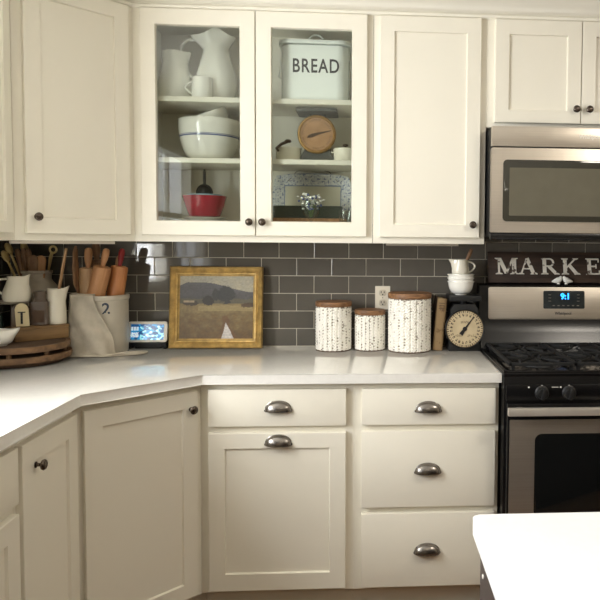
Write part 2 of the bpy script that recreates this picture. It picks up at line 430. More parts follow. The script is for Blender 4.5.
# straight run
t = thing('base_cabinet', 'cream base cabinet with one drawer over a tall pull-out panel, under the painting', 'cabinet', (.4276, -.605, 0))
base_box(.5475, .59).build('body', M['cream'], t, smooth=0)
d = add_drawer(t, .457-.4276, .7215, .490, .1345); cup_pull(d, .705-.457, .075)
d = add_door(t, .457-.4276, .118, .490, .579, .0575, .055, .062, name='pull_out_panel'); cup_pull(d, .705-.457, .555)
t = thing('drawer_base_cabinet', 'cream base cabinet with three stacked drawers beside the range', 'cabinet', (.9755, -.605, 0))
base_box(1.508-.9755, .59).build('body', M['cream'], t, smooth=0)
for z0, z1, zp in ((.722, .856, .790), (.4165, .699, .562), (.118, .394, .262)):
    d = add_drawer(t, 1.004-.9755, z0, 1.494-1.004, z1-z0); cup_pull(d, 1.2455-1.004, zp-z0)
# diagonal corner base
fx0, fy0 = .12, -.917
t = thing('corner_base_cabinet', 'cream angled corner base cabinet with one large door and dark knob', 'cabinet', (fx0, fy0, 0), PI/4)
def tl(x, y): dx, dy = x-fx0, y-fy0; return ((dx+dy)/q, (dy-dx)/q)
m = MB().prism([tl(*p) for p in ((fx0, fy0), (.427, -.610), (.427, -.012), (WX+.012, -.012), (WX+.012, fy0))], .105, ZC-.001)
m.prism([tl(*p) for p in ((fx0-.06, fy0), (.427, -.55), (.427, -.012), (WX+.012, -.012), (WX+.012, fy0))], 0, .105)
m.build('body', M['cream'], t, smooth=20)
xa = (.153-fx0-.912-fy0)/q; xb = (.423-fx0-.637-fy0)/q; Ld = (.427-fx0)*q
xb = min(xb, Ld-.004)
d = add_door(t, xa, .118, xb-xa, .7375, .056, .057, .055); knob(d, xb-xa-.026, .795-.118)
# left run
t = thing('base_cabinet', 'narrow cream base cabinet with one door and dark knob, left of the angled corner base', 'cabinet', (.12, -1.252, 0), PI/2)
base_box(.334, .64).build('body', M['cream'], t, smooth=0)
d = add_door(t, .009, .118, .313, .735, .056, .06, .055); knob(d, .064, .782-.118)
t = thing('drawer_base_cabinet', 'cream base cabinet at the lower left edge, drawer over a framed door', 'cabinet', (.12, -1.77, 0), PI/2)
base_box(.517, .64).build('body', M['cream'], t, smooth=0)
add_drawer(t, .03, .71, .478, .145); add_door(t, .03, .118, .478, .565, .056)

# worktop: one L-shaped slab with a diagonal corner
m = MB()
m.prism([(1.512, -.645), (1.512, -.0115), (WX+.0115, -.0115), (WX+.0115, -2.6), (.153, -2.6), (.153, -.935), (.443, -.645)], ZC, .914, .003)
tag(m.build('worktop', M['quartz'], smooth=30), 'glossy white quartz worktop running around the angled corner', 'worktop')

# island ---------------------------------------------------------------------
tag(MB().prism(rrect(1.212, 2.75, -3.6, -1.86, .012), .884, .914, .003).build('island_worktop', M['quartz_isl'], smooth=30), 'bright white island worktop in the lower right foreground', 'worktop')
t = thing('island_cabinet', 'dark brown island cabinet under the white slab at the lower right', 'cabinet', (1.231, -3.55, 0))
MB().box(0, 1.45, 0, 1.655, .09, .8835, .002).box(.05, 1.40, .05, 1.6, 0, .09).build('body', M['island'], t)
m = MB().box(-.012, 0, .02, 1.64, .1, .88, .002); m.build('end_panel', M['island'], t)
MB().lathe([(0, 0), (.004, 0), (.0035, .0015), (0, .002)], 14, mat=Matrix.Rotation(-PI/2, 4, 'Y')).build('screw_cap', M['bezel'], t, (-.012, 1.61, .845))

# ------------------------------------------------------------------ microwave
t = thing('microwave', 'stainless over-the-range microwave with dark window', 'microwave', (1.505, -.385, 1.412))
W = .762
MB().box(0, W, .0, .375, 0, .434, .004).build('body', M['blackm'], t)
MB().box(0, W, -.025, -.001, .355, .434, .004).build('vent_panel', M['steel'], t)
d = MB().prism(rrect(0, W, .016, .350, .006), 0, .024, .002, mat=Matrix.Rotation(PI/2, 4, 'X')).build('door', M['steel'], t)
MB().prism(rrect(.047, .575, .060, .303, .016), 0, .003, .001, mat=Matrix.Translation((0, -.024, 0)) @ Matrix.Rotation(PI/2, 4, 'X')).build('window', M['micborder'], d)
MB().prism(rrect(.072, .55, .083, .272, .004), 0, .0012, 0, mat=Matrix.Translation((0, -.027, 0)) @ Matrix.Rotation(PI/2, 4, 'X')).build('window_screen', M['micglass_reflect'], d)
MB().tube([(.60, -.03, .06), (.60, -.055, .075), (.60, -.055, .29), (.60, -.03, .305)], .009, 12).build('handle', M['bright'], d)
MB().box(0, W, -.022, 0, -.012, .013, .004).build('bottom_grille', M['black'], t)
MB().mesh(text_me('Whirlpool', .022, .0005, .0006)).xf(Matrix.Translation((.396, -.0255, .397)) @ UP).build('maker_lettering', M['bezel'], t, smooth=0)

# ------------------------------------------------------------------ range
t = thing('range', 'black and stainless gas range with oven at the right edge', 'range', (1.516, -.66, 0))
W = .758
m = MB().box(0, W, .0, .64, .06, .905, .003).box(.03, W-.03, .05, .6, 0, .06); m.build('body', M['black'], t)
m = MB().box(-.002, W+.002, -.004, .60, .9055, .920, .005)
m.box(-.002, .012, -.004, .60, .920, .927, .003).box(W-.012, W+.002, -.004, .60, .920, .927, .003).box(.012, W-.012, -.004, .012, .920, .926, .003)
m.build('cooktop', M['black'], t)
# front control strip
p = MB().box(.006, W-.006, -.012, -.0005, .816, .877, .003).build('control_strip', M['black'], t)
for x in (.136, .236, .38, .524, .624):
    k = MB().lathe([(0, 0), (.026, 0), (.026, .004), (.022, .007), (.0205, .02), (.018, .024), (0, .024)], 28, mat=LATHE_Y)
    k.box(-.0055, .0055, -.034, -.02, -.021, .021, .003, mat=Matrix.Rotation(R(12), 4, 'Y'))
    k.build('knob', M['blackm'], t, (x, -.0122, .848))
mk = [(x-.0025, x+.0025, .8725, .8755) for x in (.136, .236, .38, .524, .624)]+[(x-.003, x+.003, .865, .8705) for x in (.088, .205)]+[(.172, .197, .867, .869)]
for a_, b_, c_, d_ in mk: MB().box(a_, b_, -.0126, -.012, c_, d_).build('control_mark', M['bezel'], p, smooth=0)
# oven door
d = MB().box(.008, W-.008, -.03, -.0005, .17, .812, .004).build('oven_door', M['black'], t)
m = MB()
m.prism(rrect(.016, W-.016, .18, .755, .004), 0, .003, .001, mat=Matrix.Translation((0, -.030, 0)) @ Matrix.Rotation(PI/2, 4, 'X')); m.build('steel_facing', M['steeld'], d)
MB().prism(rrect(.108, W-.108, .25, .704, .025), 0, .002, .0008, mat=Matrix.Translation((0, -.033, 0)) @ Matrix.Rotation(PI/2, 4, 'X')).build('oven_window', M['ovenglass'], d)
m = MB().box(.002, W-.002, -.075, -.055, .778, .806, .004); 
for x in (.05, W-.05): m.box(x-.012, x+.012, -.057, -.029, .784, .800, .003)
m.build('oven_handle', M['bright'], d)
MB().box(.008, W-.008, -.028, -.0005, .065, .165, .004).build('storage_drawer', M['steeld'], t)
# backguard
bg = MB().prism([(.50, .92), (.638, .92), (.638, 1.204), (.575, 1.204), (.562, 1.198), (.552, 1.04), (.535, .99), (.51, .95)], 0, W, 0, mat=Matrix(((0, 0, 1, 0), (1, 0, 0, 0), (0, 1, 0, 0), (0, 0, 0, 1)))).build('backguard', M['black'], t, smooth=30)
tilt = math.atan2(.01, .152)
PM = Matrix.Translation((0, .5525, 1.045)) @ Matrix.Rotation(-tilt, 4, 'X') @ Matrix.Rotation(PI/2, 4, 'X')
MB().prism(rrect(.040, W-.040, .002, .146, .010), 0, .004, .001, mat=PM).build('control_panel', M['steel'], bg)
MB().prism(rrect(.288, .476, .050, .130, .006), 0, .0055, .001, mat=PM).build('display', M['darkscreen'], bg)
MB().mesh(text_me('9:1', .036, .0004, .0012)).xf(PM @ Matrix.Translation((.388, .104, .0058))).build('clock_digits', M['digit'], bg, smooth=0)
m = MB()
for k in range(6): m.mesh_ = m.box(.330+k*.022, .340+k*.022, .062, .0655, .0055, .0062, mat=PM)
for k in (-1, 1):
    for j in range(3): m.box(.382+k*.065-.006, .382+k*.065+.006, .083+j*.014, .085+j*.014, .0055, .0062, mat=PM)
m.build('display_marks', M['wire'], bg, smooth=0)
MB().mesh(text_me('Whirlpool', .018, .0004, .0004)).xf(PM @ Matrix.Translation((.378, .029, .0045))).build('maker_lettering', M['ink'], bg, smooth=0)
# burners and grates
for x, y, r in ((.16, .15, .045), (.16, .42, .036), (.598, .15, .04), (.598, .42, .036), (.379, .29, .04)):
    MB().lathe([(0, 0), (r*1.5, 0), (r*1.45, .006), (r, .008), (r, .016), (r*.85, .02), (0, .021)], 28).build('burner', M['blackm'], t, (x, y, .920))
for i, (xa, xb) in enumerate(((.03, .268), (.274, .484), (.49, .728))):
    m = MB(); ya, yb, z = .03, .50, .950; rr = .0065
    for pts in ([(xa, ya), (xb, ya)], [(xb, ya), (xb, yb)], [(xb, yb), (xa, yb)], [(xa, yb), (xa, ya)], [(xa, (ya+yb)/2), (xb, (ya+yb)/2)]):
        (ax, ay), (bx, by) = pts
        m.box(min(ax, bx)-rr, max(ax, bx)+rr, min(ay, by)-rr, max(ay, by)+rr, z-.012, z, .003)
    xm = (xa+xb)/2
    for yc in ((ya*3+yb)/4, (ya+yb*3)/4):
        for dx, dy in ((1, 0), (-1, 0), (0, 1), (0, -1), (.7, .7), (-.7, .7), (.7, -.7), (-.7, -.7)):
            l0, l1 = .028, (xb-xa)/2 if dx and not dy else .112
            m.tube([(xm+dx*l0, yc+dy*l0, z-.002), (xm+dx*l1*.98, yc+dy*l1*.98, z-.004)], .0055, 6)
    for fx in (xa+.01, xb-.01):
        for fy in (ya+.01, yb-.01): m.box(fx-.006, fx+.006, fy-.006, fy+.006, .9205, z-.01)
    m.build('grate', M['iron'], t)
# towel on the oven handle
def towel(u, v):
    x = 1.885+.20*u; z = .79-.0
    s = v*.62
    fold = .004*math.sin(u*9+v*2)+.003*math.sin(u*23)
    if s < .30: return Vector((x, -.712+.0+.002*math.sin(u*12), .517+s)) if s < .285 else Vector((x, -.712-.013*math.sin((s-.285)/.015*PI/2), .802+.0075*(s-.285)/.015))
    return Vector((x, -.739-fold-.004*(s-.3), .808-(s-.30)*1.0))
m = MB().grid(30, 48, towel)
def tcol(c):
    n = noise.noise((c.x*38, c.z*38, 2)); n2 = noise.noise((c.x*70, c.z*70, 9))
    if n > .18: return (150, 34, 40)
    if n < -.3: return (186, 150, 60)
    if n2 > .35: return (84, 100, 62)
    return (228, 220, 206)
tag(m.build('dish_towel', M['pic'], color=tcol, solid=.003), 'patterned red and white dish towel hanging on the oven handle at the right edge', 'towel')

# ------------------------------------------------------------------ sign and birds on top of the range
t = thing('wooden_sign', 'dark wooden MARKET sign with worn white letters above the range', 'sign', (1.561, -.075, 1.2092))
LEAN = Matrix.Rotation(R(-14), 4, 'X')
MB().box(0, .80, 0, .018, 0, .142, .002, mat=LEAN).build('board', M['wsign'], t)
def stroke(m, a, b, w):
    a, b = Vector(a), Vector(b); d = (b-a).normalized(); n = Vector((-d.y, d.x))*w/2
    m.prism([a-n, b-n, b+n, a+n], 0, .004)
def serif(m, x, y, w, up):
    h = .22*w; s = 1 if up else -1
    m.prism([(x-w/2, y), (x-w/2, y+s*h*.5), (x-w*.2, y+s*h*1.3), (x+w*.2, y+s*h*1.3), (x+w/2, y+s*h*.5), (x+w/2, y)][::s], 0, .004)
def letter(ch):
    m = MB(); T_, t_ = .2, .09          # thick and thin strokes in cap heights
    sf = lambda x, y, up, w=.34: serif(m, x, y, w, up)
    if ch == 'M':
        stroke(m, (.12, 0), (.12, 1), t_); stroke(m, (.86, 0), (.86, 1), T_); stroke(m, (.14, .98), (.48, .06), T_*.9); stroke(m, (.48, .06), (.80, .98), t_)
        sf(.12, 0, 1); sf(.86, 0, 1, .4); sf(.07, 1, 0, .3); sf(.9, 1, 0, .3)
    elif ch == 'A':
        stroke(m, (.12, .02), (.46, .98), t_); stroke(m, (.46, .99), (.82, .02), T_); stroke(m, (.24, .34), (.68, .34), t_*.8); sf(.12, 0, 1); sf(.83, 0, 1, .4)
    elif ch == 'R':
        stroke(m, (.16, 0), (.16, 1), T_); sf(.16, 0, 1, .4); sf(.12, 1, 0, .3)
        out = arc(.44, .735, .265, -90, 90, 10); inn = arc(.42, .735, .185, 90, -90, 10)
        m.prism([(.2, .47)]+out+[(.2, 1)]+[(.2, .92)]+inn+[(.2, .55)], 0, .004)
        stroke(m, (.40, .5), (.80, .04), T_*.9); sf(.84, 0, 1, .28)
    elif ch == 'K':
        stroke(m, (.16, 0), (.16, 1), T_); sf(.16, 0, 1, .4); sf(.16, 1, 0, .4); stroke(m, (.24, .42), (.74, .97), t_); stroke(m, (.38, .6), (.80, .03), T_*.9); sf(.76, 1, 0, .3); sf(.83, 0, 1, .34)
    elif ch == 'E':
        stroke(m, (.16, 0), (.16, 1), T_); sf(.12, 0, 1, .3); sf(.12, 1, 0, .3); stroke(m, (.2, .955), (.70, .955), t_); stroke(m, (.2, .045), (.74, .045), t_); stroke(m, (.2, .51), (.54, .51), t_)
        stroke(m, (.68, .98), (.68, .76), .06); stroke(m, (.72, .02), (.72, .26), .06); stroke(m, (.54, .38), (.54, .64), .06)
    elif ch == 'T':
        stroke(m, (.42, 0), (.42, .98), T_); sf(.42, 0, 1, .44); stroke(m, (.06, .955), (.78, .955), t_); stroke(m, (.08, .98), (.08, .74), .06); stroke(m, (.76, .98), (.76, .74), .06)
    return m
H = .075
for ch, x in zip('MARKET', (.038, .140, .245, .340, .452, .560)):
    wx = .092 if ch == 'M' else .081
    m = letter(ch); m.xf(LEAN @ Matrix.Translation((x, -.0002, .038)) @ UP @ Matrix.Diagonal((wx*1.02, H, 1, 1)))
    m.build('letter', M['letter'], t, smooth=0)
def bird(x, flip, label):
    r = thing('bird_figurine', label, 'figurine', (x, -.090, 1.2045), 0 if not flip else PI)
    r.scale = (.8, .8, .9)
    pts = [(-.037, 0, .012), (-.030, 0, .013), (-.020, 0, .0145), (-.008, 0, .017), (.004, 0, .020), (.012, 0, .0265), (.015, 0, .034), (.013, 0, .041)]
    rad = [.003, .0055, .0105, .0145, .0165, .0135, .010, .004]
    MB().tube(pts, rad, 14).build('body', M['china'], r, sub=1)
    MB().lathe([(0, 0), (.0095, 0), (.0085, .003), (.005, .006), (0, .007)], 16).build('foot', M['china'], r, (.002, 0, 0))
    MB().tube([(.014, 0, .037), (.020, 0, .036), (.024, 0, .034)], [.004, .0025, .0006], 8).build('beak', M['china'], r)
bird(1.874, False, 'left one of the two small white bird figurines under the MARKET letters')
bird(1.913, True, 'right one of the two small white bird figurines under the MARKET letters')

# ------------------------------------------------------------------ outlet
t = thing('electrical_outlet', 'ivory double electrical outlet on the tiles behind the canisters', 'outlet', (1.0875, -.0108, 1.134))
MB().prism(rrect(-.034, .034, -.053, .053, .003), 0, .005, .0015, mat=UP).build('cover_plate', M['outlet'], t)
for z in (.0225, -.0225):
    s_ = MB().prism(rrect(-.0165, .0165, z-.0145, z+.0145, .011), 0, .0025, .0008, mat=Matrix.Translation((0, -.005, 0)) @ UP).build('socket', M['socket'], t)
    m = MB().box(-.0085, -.005, -.0079, -.0074, z-.002, z+.008).box(.005, .0085, -.0079, -.0074, z-.001, z+.007).lathe([(0, 0), (.0032, 0), (.0032, .0005), (0, .0005)], 12, (0, -.0074, z-.0075), mat=LATHE_Y)
    m.build('socket_holes', M['ink'], s_, smooth=0)
MB().lathe([(0, 0), (.003, 0), (.0025, .001), (0, .0012)], 12, mat=LATHE_Y).build('screw', M['wire'], t, (0, -.005, 0))

# ------------------------------------------------------------------ canisters
def canister(x, y, r, h, lt, label):
    t = thing('canister', label, 'canister', (x, y, .9142), 0, 'white canisters with wooden lids')
    nn = 22; m = MB(); nz = int(h/.0021)
    prof = [(0, 0), (r*.97, 0), (r, .004)]+[(r, .004+(h-.008)*i/nz) for i in range(1, nz+1)]+[(r*.98, h), (r*.9, h), (r*.9, h-.01), (0, h-.01)]
    def warp(a, rr, z):
        if rr < r*.995: return rr, z
        ph = (a*nn/(2*PI)) % 1
        rib = -.0042*math.exp(-((ph-.5)/.13)**2)                       # grooves between the knitted columns
        st = .0019*math.sin(2*PI*(z/.013+(1 if ph > .5 else -1)*(ph-.5)*1.6))
        return rr+rib+st, z
    def chip(c):
        a = math.atan2(c.y, c.x); col = a*nn/(2*PI); ph = col % 1; k = math.floor(col)
        w_ = noise.noise((c.x*42, c.y*42, c.z*34)); f_ = noise.noise((c.x*140, c.y*140, c.z*110))
        dash = ((c.z/.0125)+.5*(k % 2)) % 1
        if abs(ph-.5) < .17 and dash < .50 and w_+.7*f_ > .02: return (132, 120, 104) if f_ > .08 else (186, 178, 164)
        if (c.z < .004 or c.z > h-.006) and f_ > .05: return (110, 98, 84)
        if w_ > .38 and f_ > .30: return (116, 104, 90)
        return (240, 237, 228)
    m.lathe(prof, nn*14, warp=warp).build('body', M['canpaint'], t, smooth=60, color=chip)
    MB().lathe([(0, h+.0005), (r*1.0, h+.0005), (r*1.035, h+.004), (r*1.035, h+lt-.004), (r*1.01, h+lt), (0, h+lt)], 48).build('lid', M['wlid'], t)
    MB().lathe([(r*1.002, .0), (r*1.012, .003), (r*1.002, .005), (r*.99, .003)], 48, close=True).build('base_rim', M['bookd'], t)
canister(.872, -.108, .0765, .191, .021, 'medium white ribbed canister with wooden lid, leftmost of the three')
canister(1.031, -.105, .0655, .155, .021, 'smallest white ribbed canister with wooden lid, middle of the three')
canister(1.204, -.130, .0925, .229, .024, 'tallest white ribbed canister with wooden lid, rightmost of the three')

# ------------------------------------------------------------------ book, kitchen scale, bowls, creamer
t = thing('old_book', 'old tan book leaning against the black kitchen scale', 'book', (1.305, -.15, .9185))
BM = Matrix.Rotation(R(5), 4, 'Y')
MB().box(.0, .005, 0, .15, 0, .228, .001, mat=BM).box(.037, .042, 0, .15, 0, .228, .001, mat=BM).build('boards', M['bookd'], t)
MB().box(.004, .038, .004, .145, .004, .222, 0, mat=BM).build('pages', M['pages'], t)
m = MB().prism([(0, .002)]+[(.021-.021*math.cos(PI*i/8), -.007*math.sin(PI*i/8)) for i in range(9)]+[(.042, .002)], 0, .228, 0, mat=BM); m.build('spine', M['bookp'], t)
m = MB()
for z, w_ in ((.205, .013), (.196, .011), (.182, .013), (.176, .008)): m.box(.021-w_, .021+w_, -.0078, -.0066, z, z+.003, mat=BM)
m.build('spine_marks', M['bookd'], t, smooth=0)

SX, SY = 1.442, -.115
t = thing('kitchen_scale', 'black antique kitchen scale with round cream dial beside the range', 'scale', (SX, SY, .9142))
m = MB().prism([(-.069, 0), (.069, 0), (.068, .02), (.062, .05), (.062, .18), (.045, .205), (-.045, .205), (-.062, .18), (-.062, .05), (-.068, .02)], -.045, .05, .003, mat=UP)
m.build('housing', M['blackm'], t)
MB().lathe([(0, 0), (.017, 0), (.017, .014), (0, .014)], 20).build('column', M['blackm'], t, (0, 0, .205))
m = MB().box(-.070, .070, -.07, .07, .219, .243, .004); m.build('platform', M['blackm'], t)
MB().lathe([(.080, 0), (.086, 0), (.086, .010), (.083, .013), (.080, .010)], 56, (0, -.0502, .0985), mat=LATHE_Y, close=True).build('dial_rim', M['blackm'], t)
def dial_col(r):
    def f(c):
        x, z = c.x, c.z; rr = math.hypot(x, z)/r; a = math.atan2(z, x)
        n = noise.noise((x*30, z*30, 5)); base = (190+16*n, 173+16*n, 140+14*n)
        if .87 < rr < .955 and (a*25/PI) % 1 < .40: return (72, 58, 44)
        if .66 < rr < .82 and abs(((a*12/PI) % 1)-.5) < .27 and noise.noise((x*260, z*260, 1)) > -.12: return (64, 52, 40)
        if .12 < abs(x)/r < .5 and -.42 < z/r < -.30 and noise.noise((x*300, z*400, 3)) > .05: return (96, 78, 58)
        if abs(x)/r < .22 and .30 < z/r < .42 and noise.noise((x*300, z*400, 3)) > .0: return (96, 78, 58)
        if rr > .965: return (150, 124, 84)
        return base
    return f
def disc(r, nr=40, na=180):
    return MB().grid(na, nr, lambda u, v: Vector((r*max(v, .001)*math.cos(2*PI*u), -.0, r*max(v, .001)*math.sin(2*PI*u))))
dl = disc(.0815).build('dial', M['pic'], t, (0, -.0585, .0985), color=dial_col(.0815))
m = MB()
m.prism([(-.0045, -.01), (-.0012, .066), (.0012, .066), (.0045, -.01)], 0, .002); m.prism([(-.009, -.03), (.009, -.03), (.006, -.006), (-.006, -.006)], 0, .002); m.lathe([(0, 0), (.010, 0), (.009, .003), (0, .004)], 20)
m.xf(Matrix.Translation((0, -.001, 0)) @ UP @ Matrix.Rotation(R(-36), 4, 'Z')); m.build('pointer', M['ink'], dl)

def bowl_profile(r, h, foot, t=.0035):
    out = [(0, .002), (foot*.8, .002), (foot*.85, 0), (foot, 0), (foot, .004)]
    n = 12
    out += [(foot+(r-foot)*math.sin(PI/2*i/n)**.9, .004+(h-.004)*(1-math.cos(PI/2*i/n))) for i in range(1, n+1)]
    out += [(r-.001, h+.0012), (r-t, h)]
    out += [((foot-t)+(r-foot)*math.sin(PI/2*i/n)**.9, .004+t+(h-.004-t)*(1-math.cos(PI/2*i/n))) for i in range(n-1, 0, -1)]+[(foot*.7, .004+t), (0, .004+t)]
    return out
def rimmed(p, r, h):
    k = next(i for i, (a, b) in enumerate(p) if b > h)
    return p[:k]+[(r-.001, h-.005), (r, h-.002), (r-.0005, h)]+p[k:]
bz = .9142+.2435
for i, lab in enumerate(('bottom white bowl of the small stack on the kitchen scale', 'second lowest white bowl in the stack on the kitchen scale', 'upper white bowl in the stack on the kitchen scale')):
    r, hh, dz = ((.0600, .060, 0), (.0600, .058, .0175), (.0600, .056, .035))[i]
    o = MB().lathe(rimmed(bowl_profile(r-.004, hh, .026), r, hh), 48).build('small_bowl', M['china'], None, (1.430, SY, bz+dz)); tag(o, lab, 'bowl', 'small white bowls stacked on the scale')
def handle_pts(p0, p1, out, n=12, drop=0):
    """loop handle in the plane through p0 (top) and p1 (bottom), bulging along `out`"""
    p0, p1, out = Vector(p0), Vector(p1), Vector(out); pts = []
    for i in range(n+1):
        a = i/n
        b = math.sin(PI*a)**.75
        pts.append(p0.lerp(p1, a)+out*b*(1-.25*a))
    return pts
def pitcher(prof, spout_dir, spout, lift, zt, band, seg=48):
    """lathe with a pulled lip: spout_dir angle, spout reach and lift applied above zt-band"""
    def warp(a, r, z):
        k = smoothst(zt-band, zt, z)
        d = math.atan2(math.sin(a-spout_dir), math.cos(a-spout_dir))
        s = math.exp(-(d/.42)**2)*k
        b = math.exp(-((abs(d)-PI)/.8)**2)*k
        return r*(1-.10*k*math.exp(-((abs(d)-.85)/.4)**2))+spout*s, z+lift*s+lift*.3*b
    return MB().lathe(prof, seg, warp=warp)
def inner(prof, t=.0035, floor=.006):
    o = [(r-t, z) for r, z in prof[::-1] if z > floor and r > t*2]
    return prof+[(prof[-1][0]-t*.4, prof[-1][1]+.001)]+o+[(0, floor)]
t = thing('creamer', 'small cream creamer jug sitting in the top bowl on the kitchen scale', 'jug', (1.428, SY, bz+.0745))
p = [(0, 0), (.026, 0), (.032, .004), (.039, .024), (.0385, .040), (.033, .060), (.033, .078)]
pitcher(inner(p), PI, .022, .004, .078, .035).build('body', M['ivory'], t)
MB().tube(handle_pts((.031, 0, .072), (.037, 0, .022), (.034, 0, .004)), .0042, 10, 1.3).build('handle', M['ivory'], t)
o = MB().tube([(.0, 0, 0), (.010, 0, .03), (.022, 0, .062), (.034, 0, .090), (.043, 0, .112), (.046, 0, .119)], [.004, .004, .006, .009, .008, .003], 12).build('wooden_spoon', M['wbrown'], None, (1.432, SY+.004, bz+.084)); tag(o, 'dark wooden utensil handle sticking out of the small creamer jug', 'utensil')

# ------------------------------------------------------------------ framed painting and smart display
t = thing('framed_painting', 'gold-framed landscape painting leaning on the tiles', 'painting', (.157, -.066, .9145))
LP = Matrix.Rotation(R(-5.5), 4, 'X')
FW, FH = .401, .358
m = MB(); prof = [(a*.8, b) for a, b in [(0, 0), (0, .020), (.004, .026), (.010, .028), (.020, .022), (.030, .016), (.036, .020), (.042, .019), (.046, .012), (.052, .010), (.055, .0)]]
rings = []
for i in range(4):
    sx, sz = ((1, 1), (-1, 1), (-1, -1), (1, -1))[i]; cx, cz = ((0, 0), (FW, 0), (FW, FH), (0, FH))[i]
    rings.append([m.bm.verts.new((cx+sx*a, -b, cz+sz*a)) for a, b in prof])
for i in range(4):
    A, B = rings[i], rings[(i+1) % 4]
    for k in range(len(prof)): m.bm.faces.new((A[k], B[k], B[(k+1) % len(prof)], A[(k+1) % len(prof)]))
m.xf(LP); m.build('frame', M['gold'], t, smooth=30)
PW, PH = FW-.084, FH-.084
def land(c):
    # c in the canvas' own frame (before lean)
    u, v = c.x/PW, c.z/PH
    f = lambda s_, k=0: noise.noise((u*s_, v*s_*1.3, k))
    n = .6*f(7)+.4*f(17, 2); fine = f(34, 7)
    mix = lambda a, b, t: tuple(x+(y-x)*max(0, min(1, t)) for x, y in zip(a, b))
    ridge = .90-.15*smoothst(.30, 1.0, u)-.05*smoothst(.0, -.0+.12, .12-u)+.012*f(6, 3)
    if v > ridge: col = mix((178, 170, 146), (160, 156, 142), .5+n)
    elif v > .56:
        col = mix((96, 94, 96), (74, 72, 70), (ridge-v)*2.4+.3+.5*n)
        if v < .635+.03*n: col = mix(col, (98, 92, 68), .7)
    else:
        col = mix((140, 122, 80), (98, 78, 50), (.56-v)*1.5+.15+.7*n)
        if .44 < v < .53+.03*n and u > .25: col = mix(col, (164, 148, 102), .6)
        if v < .40 and f(14, 5) > .12: col = mix(col, (116, 90, 52), .45)
    for tx, tz, rx, rz, cc in ((.385, .60, .075, .085, (52, 46, 40)), (.49, .70, .055, .10, (60, 58, 54)), (.62, .70, .125, .13, (58, 57, 55)), (.15, .565, .10, .04, (66, 56, 44)), (.93, .535, .09, .04, (76, 58, 40))):
        if ((u-tx)/rx)**2+((v-tz)/rz)**2 < 1+.7*n+.5*f(26, 11)+.3*f(50, 4): col = mix(col, cc, .9)
    if .05 < u < .20 and .575 < v < .605 and n > -.2: col = (162, 144, 116)
    mid = .64+.05*(.25-v)-.10*max(0, v-.12); wd = .080*max(0, .25-v)/.25+.004
    if v < .25 and abs(u-mid) < wd: col = mix((212, 206, 202), (186, 180, 178), abs(n))
    elif v < .36 and abs(u-mid) < wd+.035+.03*n: col = mix(col, (108, 76, 46), .7)
    k = 1+.10*fine
    return tuple(max(0, min(255, x*k)) for x in col)
cv = MB().grid(150, 124, lambda u, v: Vector((PW*u, 0, PH*v))).build('canvas', M['pic'], t, color=land)
cv.matrix_local = LP @ Matrix.Translation((.042, -.009, .042))
MB().box(.02, FW-.02, -.004, -.0, .02, FH-.02, mat=LP).build('backing', M['bookd'], t)

t = thing('smart_display', 'small white smart display with glowing blue screen beside the crock', 'display', (.067, -.075, .9145))
LD = Matrix.Translation((0, 0, .026)) @ Matrix.Rotation(R(-10), 4, 'X')
MB().prism(rrect(-.084, .084, 0.002, .091, .012), 0, .014, .003, mat=LD @ UP).build('bezel', M['bezel'], t)
def scr(c):
    u, v = c.x/.140, c.z/.068
    n = noise.fractal((u*5, v*4, 3), .9, 2, 3); n2 = noise.noise((u*9, v*6, 8))
    col = (22, 74, 124) if n < .05 else (40, 130, 180)
    if u > .28 and n2 > .12 and v < .85: col = (150, 220, 236)
    if u > .35 and n2 > .4: col = (226, 240, 240)
    if u < .24:
        if .60 < v < .82 and (u*26) % 1 > .35: col = (214, 226, 232)
        if .18 < v < .46 and noise.noise((u*40, v*24, 1)) > -.1: col = (220, 230, 236)
    return col
sc_ = MB().grid(90, 50, lambda u, v: Vector((.140*u, 0, .068*v))).build('screen', M['screen'], t, color=scr)
sc_.matrix_local = LD @ Matrix.Translation((-.070, -.0146, .0115))
MB().prism([(0, 0), (.075, 0), (.062, .03), (.02, .095), (.008, .095)], -.055, .055, .003, mat=Matrix(((0, 0, 1, 0), (1, 0, 0, -.002), (0, 1, 0, 0), (0, 0, 0, 1)))).build('speaker_base', M['blackm'], t)
m = MB()
for s in (-1, 1): m.box(s*.075-.006, s*.075+.006, -.012, .03, .0, .024, .003)
m.box(-.078, .078, -.006, .006, .010, .024, .002); m.build('stand', M['blackm'], t)

# ------------------------------------------------------------------ stoneware crock, pins, linen
KX, KY, KR, KH = -.091, -.165, .1055, .244
t = thing('stoneware_crock', 'grey stoneware crock with a number 2 holding rolling pins', 'crock', (KX, KY, .9142))
p = [(0, 0), (KR*.93, 0), (KR*.97, .006), (KR, .05), (KR, KH-.03), (KR*1.0, KH-.022), (KR*1.035, KH-.018), (KR*1.035, KH-.004), (KR*1.01, KH), (KR*.93, KH), (KR*.90, KH-.012), (KR*.90, .02), (0, .02)]
MB().lathe(p, 64).build('body', M['stone'], t)
CAMA = math.atan2(-2.96-KY, 1.035-KX)                  # direction from the crock to the middle of the kitchen
me = text_me('2', .062, .0, .0012); m = MB().mesh(me)
a0 = CAMA+R(9)
for v in m.bm.verts:
    a = a0+v.co.x/KR; v.co = Vector((math.cos(a)*(KR+.0006), math.sin(a)*(KR+.0006), (.191+v.co.y)))
m.build('numeral', M['navy'], t, smooth=0, recalc=False)
